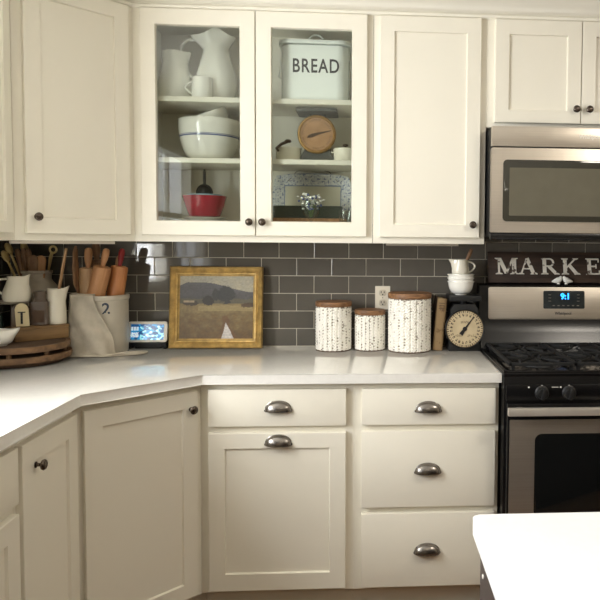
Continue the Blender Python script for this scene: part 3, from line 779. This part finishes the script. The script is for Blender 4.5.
def rolling_pin(label, base, top, rb, lb, rh, lh, mb, mh, rough=0):
    """base: where its lower handle rests inside the crock, top: the direction it leans"""
    b, d = Vector(base), (Vector(top)-Vector(base)).normalized()
    r = thing('rolling_pin', label, 'rolling pin', b, 0, 'rolling pins in the crock')
    r.rotation_euler = d.to_track_quat('Z', 'Y').to_euler()
    MB().lathe([(0, .045), (rb*.7, .045), (rb*.95, .049), (rb, .056), (rb, .045+lb-.010), (rb*.95, .045+lb-.003), (rb*.7, .045+lb), (0, .045+lb)], 36).build('barrel', M[mb], r)
    hp = [(0, 0), (rh*.6, .001), (rh, .008), (rh, lh*.5), (rh*.7, lh*.9), (rh*.6, lh+.004), (0, lh+.004)]
    MB().lathe([(rr, .045-(z)+.0) for rr, z in [(rh*.6, 0), (rh, .012), (rh*1.0, .030), (rh*.6, .044), (0, .045)]], 20).build('handle', M[mh], r)
    z0 = .045+lb
    MB().lathe([(rh*.62, z0-.001), (rh*.66, z0+.008), (rh*.95, z0+lh*.4), (rh*1.05, z0+lh*.72), (rh*.9, z0+lh*.92), (rh*.45, z0+lh), (0, z0+lh)], 22).build('handle', M[mh], r)
zb = .9142+.021
def pin(label, px, py, tx, ty, zt, rb, rh, lh, mb, mh):
    """upper end at (tx, ty, zt), lower end at (px, py)"""
    base = Vector((px, py, zb)); top = Vector((tx, ty, zt)); L = (top-base).length
    rolling_pin(label, base, top, rb, L-.045-lh, rh, lh, mb, mh)
def kpin(label, rx, ry, tx, ty, zt, *rest):
    zr_ = 1.158; f = (zb-zr_)/(zt-zr_)
    pin(label, KX+rx+(tx-rx)*f, KY+ry+(ty-ry)*f, KX+tx, KY+ty, zt, *rest)
kpin('light wooden rolling pin, leftmost barrel in the crock', -.0535, 0, -.047, -.004, 1.352, .0345, .0155, .082, 'wlight', 'wmid')
kpin('warm brown rolling pin in the middle of the crock', -.000, -.053, .050, -.062, 1.350, .0345, .0135, .074, 'wmid', 'wmid')
kpin('orange wooden rolling pin with a red handle at the right of the crock', .054, .012, .084, .012, 1.350, .0335, .0120, .074, 'worange', 'redh')
kpin('brown rolling pin standing behind the light one, only its handle showing', -.034, .064, -.048, .070, 1.372, .024, .016, .07, 'wbrown', 'wbrown')
kpin('slim rolling pin behind the orange one, only its end showing', .026, .066, .050, .070, 1.318, .021, .012, .07, 'wlight', 'wlight')
o = MB().tube([(-.074, .010, .0), (-.088, .008, .20), (-.098, .006, .25), (-.101, .005, .31), (-.101, .004, .38), (-.098, .004, .405)], [.006, .009, .026, .027, .020, .008], 18, .3).build('wooden_paddle', M['wbrown'], None, (KX+.012, KY-.035, zb+.02))
tag(o, 'flat brown wooden paddle at the left side of the crock', 'utensil')
# linen cloth thrown over the crock's left front
ca, sa = math.cos(CAMA), math.sin(CAMA)
def cloth(u, v):
    A0, A1 = -108, -14+38*smoothst(.12, .74, v)+52*smoothst(.74, 1, v)
    al = R(A0+(A1-A0)*u)
    f = (.55+.7*u)*(.5+.5*math.sin(u*17-v*6+1.5*math.sin(u*4+v*2)))
    if v < .08:                                        # tucked inside the rim
        k = v/.08; r = KR*.865+KR*.02*k; z = KH-.03+.038*k
    elif v < .14:
        k = (v-.08)/.06; r = KR*.885+(KR*.17)*k; z = KH+.008-.004*k*k
    elif v < .80:
        k = (v-.14)/.66; r = KR*1.055+.003+(.006+.016*k)*f+.003*k*k; z = KH+.004-(KH+.001)*k*(.97+.03*k)
    else:
        k = (v-.80)/.20; r = KR*1.055+.006+.020*f+k*(.022+.022*math.sin(u*9)+.02*u); z = .004+.012*math.sin(PI*k)*f
    px, py = ca, sa; qx, qy = -sa, ca
    c_, s_ = math.cos(al), math.sin(al)
    z = max(z, .0045)
    return Vector((r*(c_*px+s_*qx), r*(c_*py+s_*qy), z))
o = MB().grid(90, 90, cloth).build('linen_towel', M['linen'], None, (KX, KY, .9142), solid=.003, smooth=70)
tag(o, 'beige linen towel draped over the left of the crock onto the worktop', 'towel')

# ------------------------------------------------------------------ round wooden stand in the corner and what it carries
TX, TY = -.318, -.378
t = thing('round_wooden_stand', 'round slatted wooden stand in the left corner of the worktop', 'stand', (TX, TY, .9142))
MB().lathe([(0, 0), (.150, 0), (.155, .004), (.155, .020), (.150, .0225), (0, .0225)], 64).build('base', M['bookd'], t)
for z0, z1, rr in ((.018, .040, .183), (.055, .0772, .178)):
    MB().lathe([(rr-.014, z0), (rr, z0), (rr+.002, (z0+z1)/2), (rr, z1), (rr-.014, z1)], 72, close=True).build('hoop', M['wtray'], t)
MB().lathe([(0, .030), (.168, .030), (.168, .038), (0, .038)], 64).build('lower_disc', M['bookd'], t)
MB().lathe([(0, .069), (.163, .069), (.163, .0768), (0, .0768)], 64).build('top', M['bookd'], t)
for k in range(8):
    a = 2*PI*k/8+.3
    MB().lathe([(0, .0385), (.009, .0385), (.009, .0685), (0, .0685)], 12, (.158*math.cos(a), .158*math.sin(a), 0)).build('spacer', M['wtray'], t)
ZS = .9142+.0774
# oak box riser on the stand
BXA = R(45)
BXC = Vector((-.2865, -.2925, ZS+.0003))
bt = MB().box(-.097, .097, -.053, .053, 0, .042, .002).box(-.099, .099, -.055, .055, .0422, .054, .003)
o = bt.build('wooden_box', M['wbox'], None, BXC); o.rotation_euler = (0, 0, BXA); tag(o, 'flat oak box on the round stand carrying the white pitcher', 'box')
ZX = ZS+.0543+.0003
def at_box(t_, k):                                     # t_ along the box, k out from its middle line towards the room
    return (BXC.x+(t_+k)/q, BXC.y+(t_-k)/q, ZX)
def jug(name, label, loc, rot, prof, spd, sp, lift, band, h0, h1, out, hr, mat='china', cat='jug'):
    r = thing(name, label, cat, loc, rot)
    zt = prof[-1][1]
    pitcher(inner(prof), spd, sp, lift, zt, band).build('body', M[mat], r)
    MB().tube(handle_pts(h0, h1, out, 14), hr, 12, 1.25).build('handle', M[mat], r)
    return r
# camera-right direction at this corner is about (0.9, 0.43)
jr = R(14)
jug('pitcher', 'slim white pitcher on the oak box, left of the linen', at_box(.070, 0), jr,
    [(0, 0), (.037, 0), (.0385, .003), (.038, .04), (.035, .09), (.0325, .118), (.034, .140)], 0, .016, .012, .05, (-.032, 0, .128), (-.036, 0, .05), (-.026, .010, .004), .0042, 'ivory')
o = MB().box(-.0035, .0035, -.0075, .0075, 0, .300, .0025).build('wooden_stick', M['wlight'], None, Vector(at_box(.070, 0))+Vector((-.012, 0, .010))); o.rotation_euler = (R(2), R(11.5), 0)
tag(o, 'pale flat wooden stick standing in the slim white pitcher', 'utensil')
t = thing('stoneware_bottle', 'squat brown stoneware bottle on the oak box beside the white pitcher', 'bottle', at_box(.010, 0), jr)
MB().prism(rrect(-.034, .034, -.026, .026, .012), 0, .092, .004).build('body', M['brownglass'], t)
MB().lathe([(0, .0922), (.029, .0922), (.025, .099), (.022, .103), (.022, .120), (.024, .123), (.024, .133), (.015, .134), (.014, .11), (0, .11)], 28).build('neck', M['brownglass'], t)
m = MB().prism(rrect(-.021, .021, .012, .060, .006), 0, .0015, 0, mat=Matrix.Translation((0, -.026, 0)) @ UP); m.build('embossed_panel', M['bookd'], t)
t = thing('letter_scale', 'small cream-faced upright gadget with a dark T-shaped pointer on the oak box', 'gadget', at_box(-.057, .006), jr+R(8))
MB().prism([(-.036, 0), (.028, 0), (.026, .07), (.016, .086), (-.018, .086), (-.034, .07)], -.022, .02, .003, mat=UP).build('case', M['brownglass'], t)
MB().prism([(-.018, .002), (.027, .002), (.024, .068)]+arc(.001, .070, .022, 0, 180, 10)+[(-.022, .068)], .020, .024, .0008, mat=UP).build('face', M['label'], t)
MB().box(-.012, .014, -.0262, -.0235, .055, .059).box(-.0025, .0050, -.0262, -.0235, .012, .057).build('pointer', M['ink'], t, smooth=0)
# small second tier with the round-bellied pitcher
t = thing('tiered_dish', 'small dark upper dish on a post holding the round-bellied white jug', 'dish', (-.392, -.270, ZS+.0004))
MB().lathe([(0, 0), (.028, 0), (.028, .006), (.012, .012), (.010, .02), (.010, .130), (.02, .138), (0, .138)], 28).build('post', M['bookd'], t)
MB().lathe([(0, .1382), (.066, .1382), (.074, .144), (.075, .147), (.070, .147), (.064, .1445), (0, .1445)], 44).build('dish', M['stone2'], t)
jug('pitcher', 'round-bellied white jug with an open loop handle at the left edge, above the oak box', (-.366, -.286, ZS+.0004+.1448), R(20),
    [(0, 0), (.040, 0), (.048, .004), (.053, .020), (.050, .042), (.040, .068), (.033, .088), (.034, .100)], 0, .014, .010, .045, (-.033, 0, .092), (-.046, 0, .030), (-.044, .006, .012), .0046, 'ivory')
t = thing('glass_bottle', 'dark green bottle at the left edge behind the white spouted bowl', 'bottle', (-.402, -.385, ZS+.0003))
MB().lathe([(0, 0), (.030, 0), (.032, .004), (.032, .090), (.026, .108), (.014, .118), (.0125, .130), (.0145, .132), (.0145, .139), (0, .139)], 36).build('body', M['bottle'], t)
t = thing('spouted_bowl', 'white bowl with a pouring lip on the round stand at the left edge', 'bowl', (-.336, -.470, ZS+.0003), R(18))
pitcher(bowl_profile(.052, .056, .026), 0, .016, .008, .056, .03).build('body', M['china'], t)
# tan jar of utensils behind
UX, UY = -.380, -.102
t = thing('utensil_jar', 'grey-tan stoneware jar behind the stand holding wooden utensils', 'jar', (UX, UY, .9142))
MB().lathe([(0, 0), (.066, 0), (.070, .006), (.074, .10), (.080, .22), (.080, .258), (.072, .280), (.059, .296), (.055, .304), (.055, .326), (.060, .329), (.060, .340), (.053, .340), (.051, .305), (.072, .25), (.062, .02), (0, .02)], 56).build('body', M['stone2'], t)
ut = [(.095, -.010, -.112, -.012, 1.362, 'spoon', 'pale round-headed wooden spoon, upper left of the utensil jar', 'wpale'),
      (.100, -.045, -.112, -.040, 1.330, 'spoon', 'pale round-headed wooden spoon at the far left of the utensil jar', 'wpale'),
      (.030, .040, -.062, .020, 1.366, 'spoon', 'broad pale wooden spoon above the brown sticks in the utensil jar', 'wpale'),
      (.010, -.040, -.064, -.030, 1.345, 'stick', 'leftmost brown stick handle in the utensil jar', 'wbrown'),
      (.000, -.012, -.040, -.026, 1.348, 'stick', 'second brown stick handle from the left in the utensil jar', 'wbrown'),
      (-.004, .014, -.018, -.030, 1.345, 'stick', 'third brown stick handle from the left in the utensil jar', 'wbrown'),
      (.006, -.060, .006, -.040, 1.320, 'slot', 'brown wooden fork end with a dark hole in the utensil jar', 'wbrown'),
      (.020, -.040, .036, -.034, 1.318, 'slot', 'arched brown utensil top at the right of the utensil jar', 'wmid')]
for bx, by, tx, ty, zt, kind, lab, mt in ut:
    b = Vector((UX+bx*.5, UY+by*.5, .9142+.024)); e = Vector((UX+tx, UY+ty, zt)); d = (e-b); L = d.length
    m = MB()
    if kind == 'spoon':
        m.tube([(0, 0, 0), (0, 0, L*.6), (0, 0, L-.04)], .005, 10)
        m.lathe([(0, -.027), (.012, -.024), (.022, -.014), (.026, 0), (.022, .014), (.012, .024), (0, .027)], 24, (0, 0, L-.018), mat=Matrix.Diagonal((1, .40, 1, 1)))
    elif kind == 'stick':
        m.tube([(0, 0, 0), (0, 0, L*.5), (0, 0, L*.75), (0, 0, L-.012), (0, 0, L)], [.005, .006, .0095, .0105, .006], 12)
    else:
        m.box(-.006, .006, -.004, .004, 0, L*.7, .002)
        m.prism([(-.017, 0), (.017, 0), (.019, .07)]+arc(0, .075, .019, 0, 180, 10)+[(-.019, .07)], -.004, .004, .001, mat=Matrix.Translation((0, 0, L-.094)) @ UP)
        m.lathe([(0, 0), (.007, 0), (.007, .002), (0, .002)], 16, (0, -.0035, L-.035), mat=LATHE_Y)
    o = m.build('wooden_spoon' if kind == 'spoon' else 'wooden_utensil', M[mt], None, b); o.rotation_euler = d.to_track_quat('Z', 'Y').to_euler()
    if kind != 'spoon': o.rotation_euler = (math.atan2(-d.y, math.hypot(d.x, d.z)), math.atan2(d.x, d.z), 0)
    tag(o, lab, 'utensil', 'utensils in the jar')
m = MB().tube([(.012, .004, .024), (.038, .022, .34), (.046, .024, .395), (.052, .024, .414)], [.004, .006, .011, .009], 10, .6)
m.tube([(.057+.014*math.cos(a), .024, .428+.014*math.sin(a)) for a in [2*PI*i/18 for i in range(19)]], .0045, 8)
o = m.build('looped_utensil', M['wpale'], None, (UX, UY, .9142)); tag(o, 'pale utensil ending in a ring, right side of the utensil jar', 'utensil')

# ------------------------------------------------------------------ crockery behind the glass doors
ZA, ZM, ZL = 1.9592, 1.7172, 1.4312                    # upper shelf, middle shelf, cabinet floor
jug('pitcher', 'tapered white jug on the upper shelf at the far left behind glass', (.216, -.150, ZA), R(0),
    [(0, 0), (.070, 0), (.076, .004), (.077, .025), (.070, .075), (.058, .125), (.050, .165), (.052, .185), (.053, .205)], 0, .012, .002, .05, (-.04, .04, .16), (-.05, .05, .06), (-.02, .05, 0), .006)
t = thing('pitcher', 'tall white ewer with wavy lip and high handle on the upper shelf', 'jug', (.385, -.150, ZA))
p = inner([(0, 0), (.060, 0), (.064, .004), (.074, .03), (.082, .07), (.080, .115), (.067, .160), (.055, .200), (.049, .222), (.052, .240), (.062, .258), (.070, .272)])
def ewer(a, r, z):
    k = smoothst(.205, .272, z); d = abs(math.atan2(math.sin(a-PI), math.cos(a-PI)))
    s_ = math.exp(-(d/.45)**2); side = math.exp(-((d-1.75)/.55)**2); bk = math.exp(-((d-PI)/.5)**2)
    return r+k*(.034*s_-.010*side+.010*bk), z+k*(.004*s_+.026*side+.0*bk)
MB().lathe(p, 64, warp=ewer).build('body', M['china'], t)
MB().tube([(-.060, 0, .245), (-.085, 0, .262), (-.115, .0, .262), (-.140, 0, .240), (-.150, .0, .200), (-.138, 0, .155), (-.105, 0, .110), (-.072, 0, .090)], [.006, .0065, .007, .007, .007, .007, .0065, .006], 12, 1.2).build('handle', M['china'], t)
t = thing('mug', 'small white mug with side handle in front of the tall ewer', 'mug', (.350, -.243, ZA))
MB().lathe(inner([(0, 0), (.040, 0), (.042, .003), (.041, .04), (.0385, .075), (.0385, .083)]), 40).build('body', M['china'], t)
MB().tube(handle_pts((-.0385, 0, .066), (-.041, 0, .020), (-.030, 0, 0), 12), .0045, 10, 1.3).build('handle', M['china'], t)
# mixing bowls on the middle shelf
t = thing('mixing_bowl', 'large white mixing bowl with blue stripes on the middle shelf', 'bowl', (.358, -.160, ZM))
bp = bowl_profile(.126, .165, .062, .005)
MB().lathe(bp, 64).build('body', M['china'], t)
def rad_at(z, r=.126, h=.165, foot=.062):
    c_ = 1-(z-.004)/(h-.004); a = math.acos(max(-1, min(1, c_))); return foot+(r-foot)*math.sin(a)**.9
for z0, z1 in ((.093, .0985), (.1005, .1025)):
    MB().lathe([(rad_at(z0)+.0006, z0), (rad_at(z1)+.0006, z1), (rad_at(z1)-.001, z1), (rad_at(z0)-.001, z0)], 64, close=True).build('blue_stripe', M['bluechina'], t)
o = MB().lathe(bowl_profile(.088, .085, .045, .004), 48, mat=Matrix.Rotation(R(0), 4, 'Y')).build('mixing_bowl', M['china'], None, (.372, -.158, ZM+.122)); o.rotation_euler = (R(16), R(-20), 0)
tag(o, 'smaller white bowl tilted inside the blue-striped mixing bowl', 'bowl')
# red bowl on plates, blue bowl and strainer inside
for k, lab in enumerate(('lowest white plate under the red bowl', 'second white plate of the stack under the red bowl', 'third white plate of the stack under the red bowl', 'topmost white plate directly under the red bowl')):
    o = MB().lathe([(0, .002), (.055, .002), (.056, 0), (.060, 0), (.062, .004), (.090, .012), (.092, .0135), (.090, .0145), (.062, .007), (0, .006)], 48).build('plate', M['china'], None, (.336, -.165, ZL+.0003+k*.0125)); tag(o, lab, 'plate', 'white plates under the red bowl')
zr = ZL+.0565
o = MB().lathe([(0, .002), (.05, .002), (.052, 0), (.060, 0), (.064, .004), (.078, .04), (.089, .080), (.0905, .084), (.086, .083), (.074, .04), (.058, .006), (0, .006)], 56).build('red_bowl', M['red'], None, (.336, -.165, zr)); tag(o, 'red mixing bowl on the bottom shelf behind glass', 'bowl')
o = MB().lathe([(0, .002), (.044, .002), (.046, 0), (.050, .002), (.064, .040), (.072, .078), (.070, .079), (.060, .04), (.044, .006), (0, .006)], 48).build('blue_bowl', M['blue'], None, (.336, -.165, zr+.012)); tag(o, 'pale blue bowl nested inside the red bowl', 'bowl')
t = thing('pastry_blender', 'dark pastry tool with upright handle standing in the nested bowls', 'utensil', (.336, -.165, zr+.0185))
MB().tube([(0, 0, .108), (0, 0, .135), (0, 0, .165), (0, 0, .178)], [.005, .0065, .006, .004], 12).build('handle', M['blackm'], t)
m = MB()
for k in (-2, -1, 0, 1, 2):
    m.tube([(.031*math.cos(a), k*.004, .078+.036*math.sin(a)) for a in [PI*i/16 for i in range(17)]], .0026, 8)
m.box(-.031, .031, -.012, .012, .074, .082, .002); m.prism([(-.024, .078), (.024, .078), (.016, .096), (-.016, .096)], -.008, .008, 0, mat=UP)
m.lathe([(0, .074), (.031, .074), (.031, .080), (.026, .094), (.016, .105), (.006, .111), (0, .112)], 28)
m.tube([(0, 0, .01), (0, 0, .076)], .006, 10)
m.build('blades', M['blackm'], t)

# bread bin
t = thing('bread_bin', 'white enamel BREAD bin with scalloped lid on the upper shelf', 'bin', (.800, -.170, ZA))
BW, BD, BH = .138, .085, .224
MB().prism(rrect(-BW, BW, -BD, BD, .05, 10), 0, BH, .002).build('body', M['enamel'], t)
lid = MB(); n = 160
out = rrect(-BW-.010, BW+.010, -BD-.010, BD+.010, .055, 39)
lo, hi, tp = [], [], []
for i, (x, y) in enumerate(out):
    s_ = .004*abs(math.sin(i*PI/4)); f = 1
    lo.append(lid.bm.verts.new((x, y, BH+.004+s_*.2))); hi.append(lid.bm.verts.new((x, y, BH+.017+s_))); tp.append(lid.bm.verts.new((x*.9, y*.86, BH+.020)))
k = len(out)
for A, B in ((lo, hi), (hi, tp)):
    for i in range(k): lid.bm.faces.new((A[i], A[(i+1) % k], B[(i+1) % k], B[i]))
lid.bm.faces.new(tp); lid.bm.faces.new(lo[::-1])
lid = lid.build('lid', M['enamel'], t)
MB().tube([(.038*math.cos(a), 0, BH+.016+.050*math.sin(a)) for a in [PI*i/16 for i in range(17)]], .0042, 10).build('lid_handle', M['enamel'], lid)
for s in (-1, 1):
    MB().tube([(s*(BW-.001), 0, .19), (s*(BW+.010), 0, .178), (s*(BW+.006), 0, .155), (s*(BW+.012), 0, .135), (s*(BW+.016), 0, .115), (s*(BW+.008), 0, .108), (s*(BW-.001), 0, .114)], .0035, 10).build('side_handle', M['enamel'], t)
MB().mesh(text_me('BREAD', .078, .0006, .0012, 1.12)).xf(Matrix.Translation((.006, -BD-.0002, .138)) @ UP @ Matrix.Diagonal((.74, 1.0, 1, 1))).build('lettering', M['ink'], t, smooth=0)

# brass-faced scale on the middle shelf
t = thing('dial_scale', 'old scale with a brass dial and grey top plate on the middle shelf behind glass', 'scale', (.806, -.165, ZM))
MB().prism([(-.075, 0), (.075, 0), (.07, .02), (.05, .05), (.05, .12), (-.05, .12), (-.05, .05), (-.07, .02)], -.07, .03, .003, mat=UP).build('housing', M['greyplate'], t)
for s in (-1, 1): MB().tube([(s*.030, -.01, .10), (s*.030, -.01, .202)], .005, 10).build('post', M['greyplate'], t)
MB().prism(rrect(-.084, .084, -.075, .075, .006), .205, .216, .002).build('top_plate', M['greyplate'], t)
MB().lathe([(.068, 0), (.078, 0), (.080, .006), (.077, .012), (.071, .013), (.068, .010)], 56, (0, -.0365, .115), mat=LATHE_Y, close=True).build('dial_rim', M['brass'], t)
def brassdial(c):
    x, z = c.x, c.z; rr = math.hypot(x, z)/.07; n = noise.noise((x*35, z*35, 2)); a = math.atan2(z, x)
    if rr > .78 and rr < .9 and (a*24/PI) % 1 < .25: return (104, 78, 56)
    return (172+16*n, 132+14*n, 94+12*n)
dl = disc(.070, 30, 150).build('dial', M['pic'], t, (0, -.046, .115), color=brassdial)
MB().prism([(-.042, -.006), (-.02, -.009), (.006, -.004), (.060, -.001), (.060, .001), (.006, .005), (-.02, .006), (-.036, .002)], .001, .003, 0, mat=UP @ Matrix.Rotation(R(14), 4, 'Z')).build('pointer', M['bookd'], dl)
# small pots beside it
def pot(label, x, y, r, hh, dark, lidk):
    t = thing('small_pot', label, 'pot', (x, y, ZM))
    MB().lathe([(0, 0), (r*.92, 0), (r, .006), (r, hh), (r*1.05, hh+.003), (r*1.05, hh+.006), (r*.95, hh+.006), (r*.94, .008), (0, .008)], 44).build('body', M['ivory'], t)
    if lidk:
        l = MB().lathe([(0, hh+.0065), (r*1.0, hh+.0065), (r*1.0, hh+.009), (r*.6, hh+.014), (0, hh+.015)], 40).build('lid', M['ivory'], t)
        MB().lathe([(.004, hh+.0148), (.004, hh+.019), (.012, hh+.022), (.012, hh+.028), (0, hh+.031)], 20).build('lid_knob', M['bookd'], l)
        MB().tube(handle_pts((-r*.98, -.012, hh*.85), (-r*.98, .012, hh*.85), (-.018, 0, .002), 10), .004, 8).build('side_handle', M['ivory'], t)
    else:
        MB().tube([(-r*.70, -r*.72, hh*.80), (-r*.85, -r*.85, hh*1.0), (-r*.45, -r*1.05, hh*1.30), (.0, -r*1.0, hh*1.50)], [.005, .0055, .006, .0065], 12).build('handle', M['bookd'], t)
        MB().lathe([(0, -.007), (.010, -.006), (.0145, 0), (.010, .006), (0, .007)], 18, (.004, -r*1.0, hh*1.55)).build('handle_end', M['bookd'], t)
pot('small cream saucepan with dark handle, left of the brass-dial scale', .687, -.180, .052, .052, True, False)
pot('small cream lidded pot, right of the brass-dial scale', .924, -.180, .050, .050, True, True)
# transferware platter and what stands in front of it
t = thing('platter', 'blue and white patterned platter standing at the back of the bottom shelf', 'platter', (.777, -.075, ZL+.018))
PX, PZ = .176, .236
def plat(u, v):
    x = (u*2-1)*PX; z = v*PZ
    rcx, rcz = PX-.045, PZ/2-.045
    # squircle the outline
    ex, ez = (u*2-1), (v*2-1); k = 1-.055*(ex*ez)**2*2
    x = ex*PX*k; z = PZ/2+ez*PZ/2*k
    e = max(abs(ex)**1, abs(ez)); d = -.016*smoothst(.68, 1, e)
    return Vector((x, d, z))
def platcol(c):
    ex, ez = c.x/PX, (c.z-PZ/2)/(PZ/2)
    m_ = min(PX-abs(c.x), PZ/2-abs(c.z-PZ/2))
    if m_ < .004: return (120, 130, 158)
    if m_ < .055:
        n = noise.noise((c.x*110, c.z*110, 4)); n2 = noise.noise((c.x*200, c.z*200, 6))
        if m_ > .050: return (128, 138, 162)
        if n > .26 or n2 > .48: return (132, 140, 164)
        if n < -.25: return (196, 200, 208)
        return (226, 226, 220)
    return (212, 206, 182)
p_ = MB().grid(150, 110, plat).build('plate_body', M['pic'], t, color=platcol, solid=.005); p_.rotation_euler = (R(-8), 0, 0)
MB().tube([(-.11, .020, .20), (-.07, .022, .245), (0, .024, .258), (.07, .022, .245), (.11, .020, .20)], .0018, 8).build('wire_hanger', M['wire'], t)
t = thing('dark_dish', 'dark green rectangular dish in front of the platter', 'dish', (.765, -.145, ZL+.0535))
MB().prism(rrect(-.145, .145, -.035, .035, .015), 0, .052, .004).build('body', M['darkgreen'], t)
o = MB().box(-.165, .165, -.045, .045, 0, .0525, .003).build('wooden_block', M['wmid'], None, (.765, -.145, ZL+.0004)); tag(o, 'brown wooden block under the dark green dish', 'block')
t = thing('glass_goblet', 'clear glass goblet filled with tiny blue and white flowers in front of the platter', 'goblet', (.785, -.235, ZL+.0003))
MB().lathe([(0, 0), (.030, 0), (.030, .003), (.006, .008), (.005, .040), (.012, .048), (.034, .070), (.040, .100), (.041, .118), (.039, .118), (.037, .100), (.031, .073), (.010, .053), (0, .051)], 40).build('bowl', M['clear'], t)
rnd = random.Random(5); mw, mb_ = MB(), MB()
for k in range(80):
    a, rr, z = rnd.uniform(0, 2*PI), rnd.uniform(.01, .060), rnd.uniform(.085, .150)
    rr *= .5+.5*(z-.06)/.08; 
    (mw if rnd.random() < .62 else mb_).lathe([(0, -.003), (.0045, -.001), (.0055, .001), (.003, .003), (0, .003)], 8, (rr*math.cos(a), rr*math.sin(a), z), mat=Matrix.Rotation(rnd.uniform(0, 3), 4, 'X'))
f1 = mw.build('white_flowers', M['china'], t); f1['kind'] = 'stuff'
f2 = mb_.build('blue_flowers', M['bluechina'], t); f2['kind'] = 'stuff'
m = MB()
for k in range(7):
    a = k*.9; m.tube([(.004*math.cos(a), .004*math.sin(a), .056), (.010*math.cos(a), .010*math.sin(a), .085), (.024*math.cos(a), .024*math.sin(a), .125)], .0012, 6)
m.build('stems', M['leaf'], t)
t = thing('glass_tumbler', 'clear glass tumbler at the right end of the bottom shelf', 'glass', (.930, -.235, ZL+.0003))
MB().lathe([(0, 0), (.026, 0), (.028, .003), (.032, .085), (.0305, .085), (.0265, .006), (0, .006)], 36).build('body', M['clear'], t)

# ------------------------------------------------------------------ camera and view
cam = bpy.data.cameras.new('camera'); co = bpy.data.objects.new('camera', cam); COL.objects.link(co)
co.location = (1.03527, -2.95949, 1.38541)
yw, pt, rl = R(3.90021), R(-2.75362), R(.48776)
fw = Vector((math.sin(yw)*math.cos(pt), math.cos(yw)*math.cos(pt), math.sin(pt)))
rt = Vector((math.cos(yw), -math.sin(yw), 0)); up = rt.cross(fw)
r2 = rt*math.cos(rl)+up*math.sin(rl); u2 = -rt*math.sin(rl)+up*math.cos(rl)
co.rotation_euler = Matrix((r2, u2, -fw)).transposed().to_euler()
cam.sensor_fit = 'HORIZONTAL'; cam.sensor_width = 36; cam.lens = 650.134/600*36
cam.shift_x = -(415.486-300)/600; cam.shift_y = (273.838-300)/600
cam.clip_start = .05
S.camera = co
w = bpy.data.worlds.new('sky'); S.world = w; w.use_nodes = True
w.node_tree.nodes['Background'].inputs['Color'].default_value = (.75, .85, 1, 1); w.node_tree.nodes['Background'].inputs['Strength'].default_value = 1.2
S.view_settings.view_transform = 'Standard'; S.view_settings.look = 'None'; S.view_settings.gamma = 1; S.view_settings.exposure = 0
S.view_settings.use_curve_mapping = False
S.cycles.max_bounces = 10; S.cycles.diffuse_bounces = 5; S.cycles.transparent_max_bounces = 16
S.cycles.caustics_reflective = False; S.cycles.caustics_refractive = False
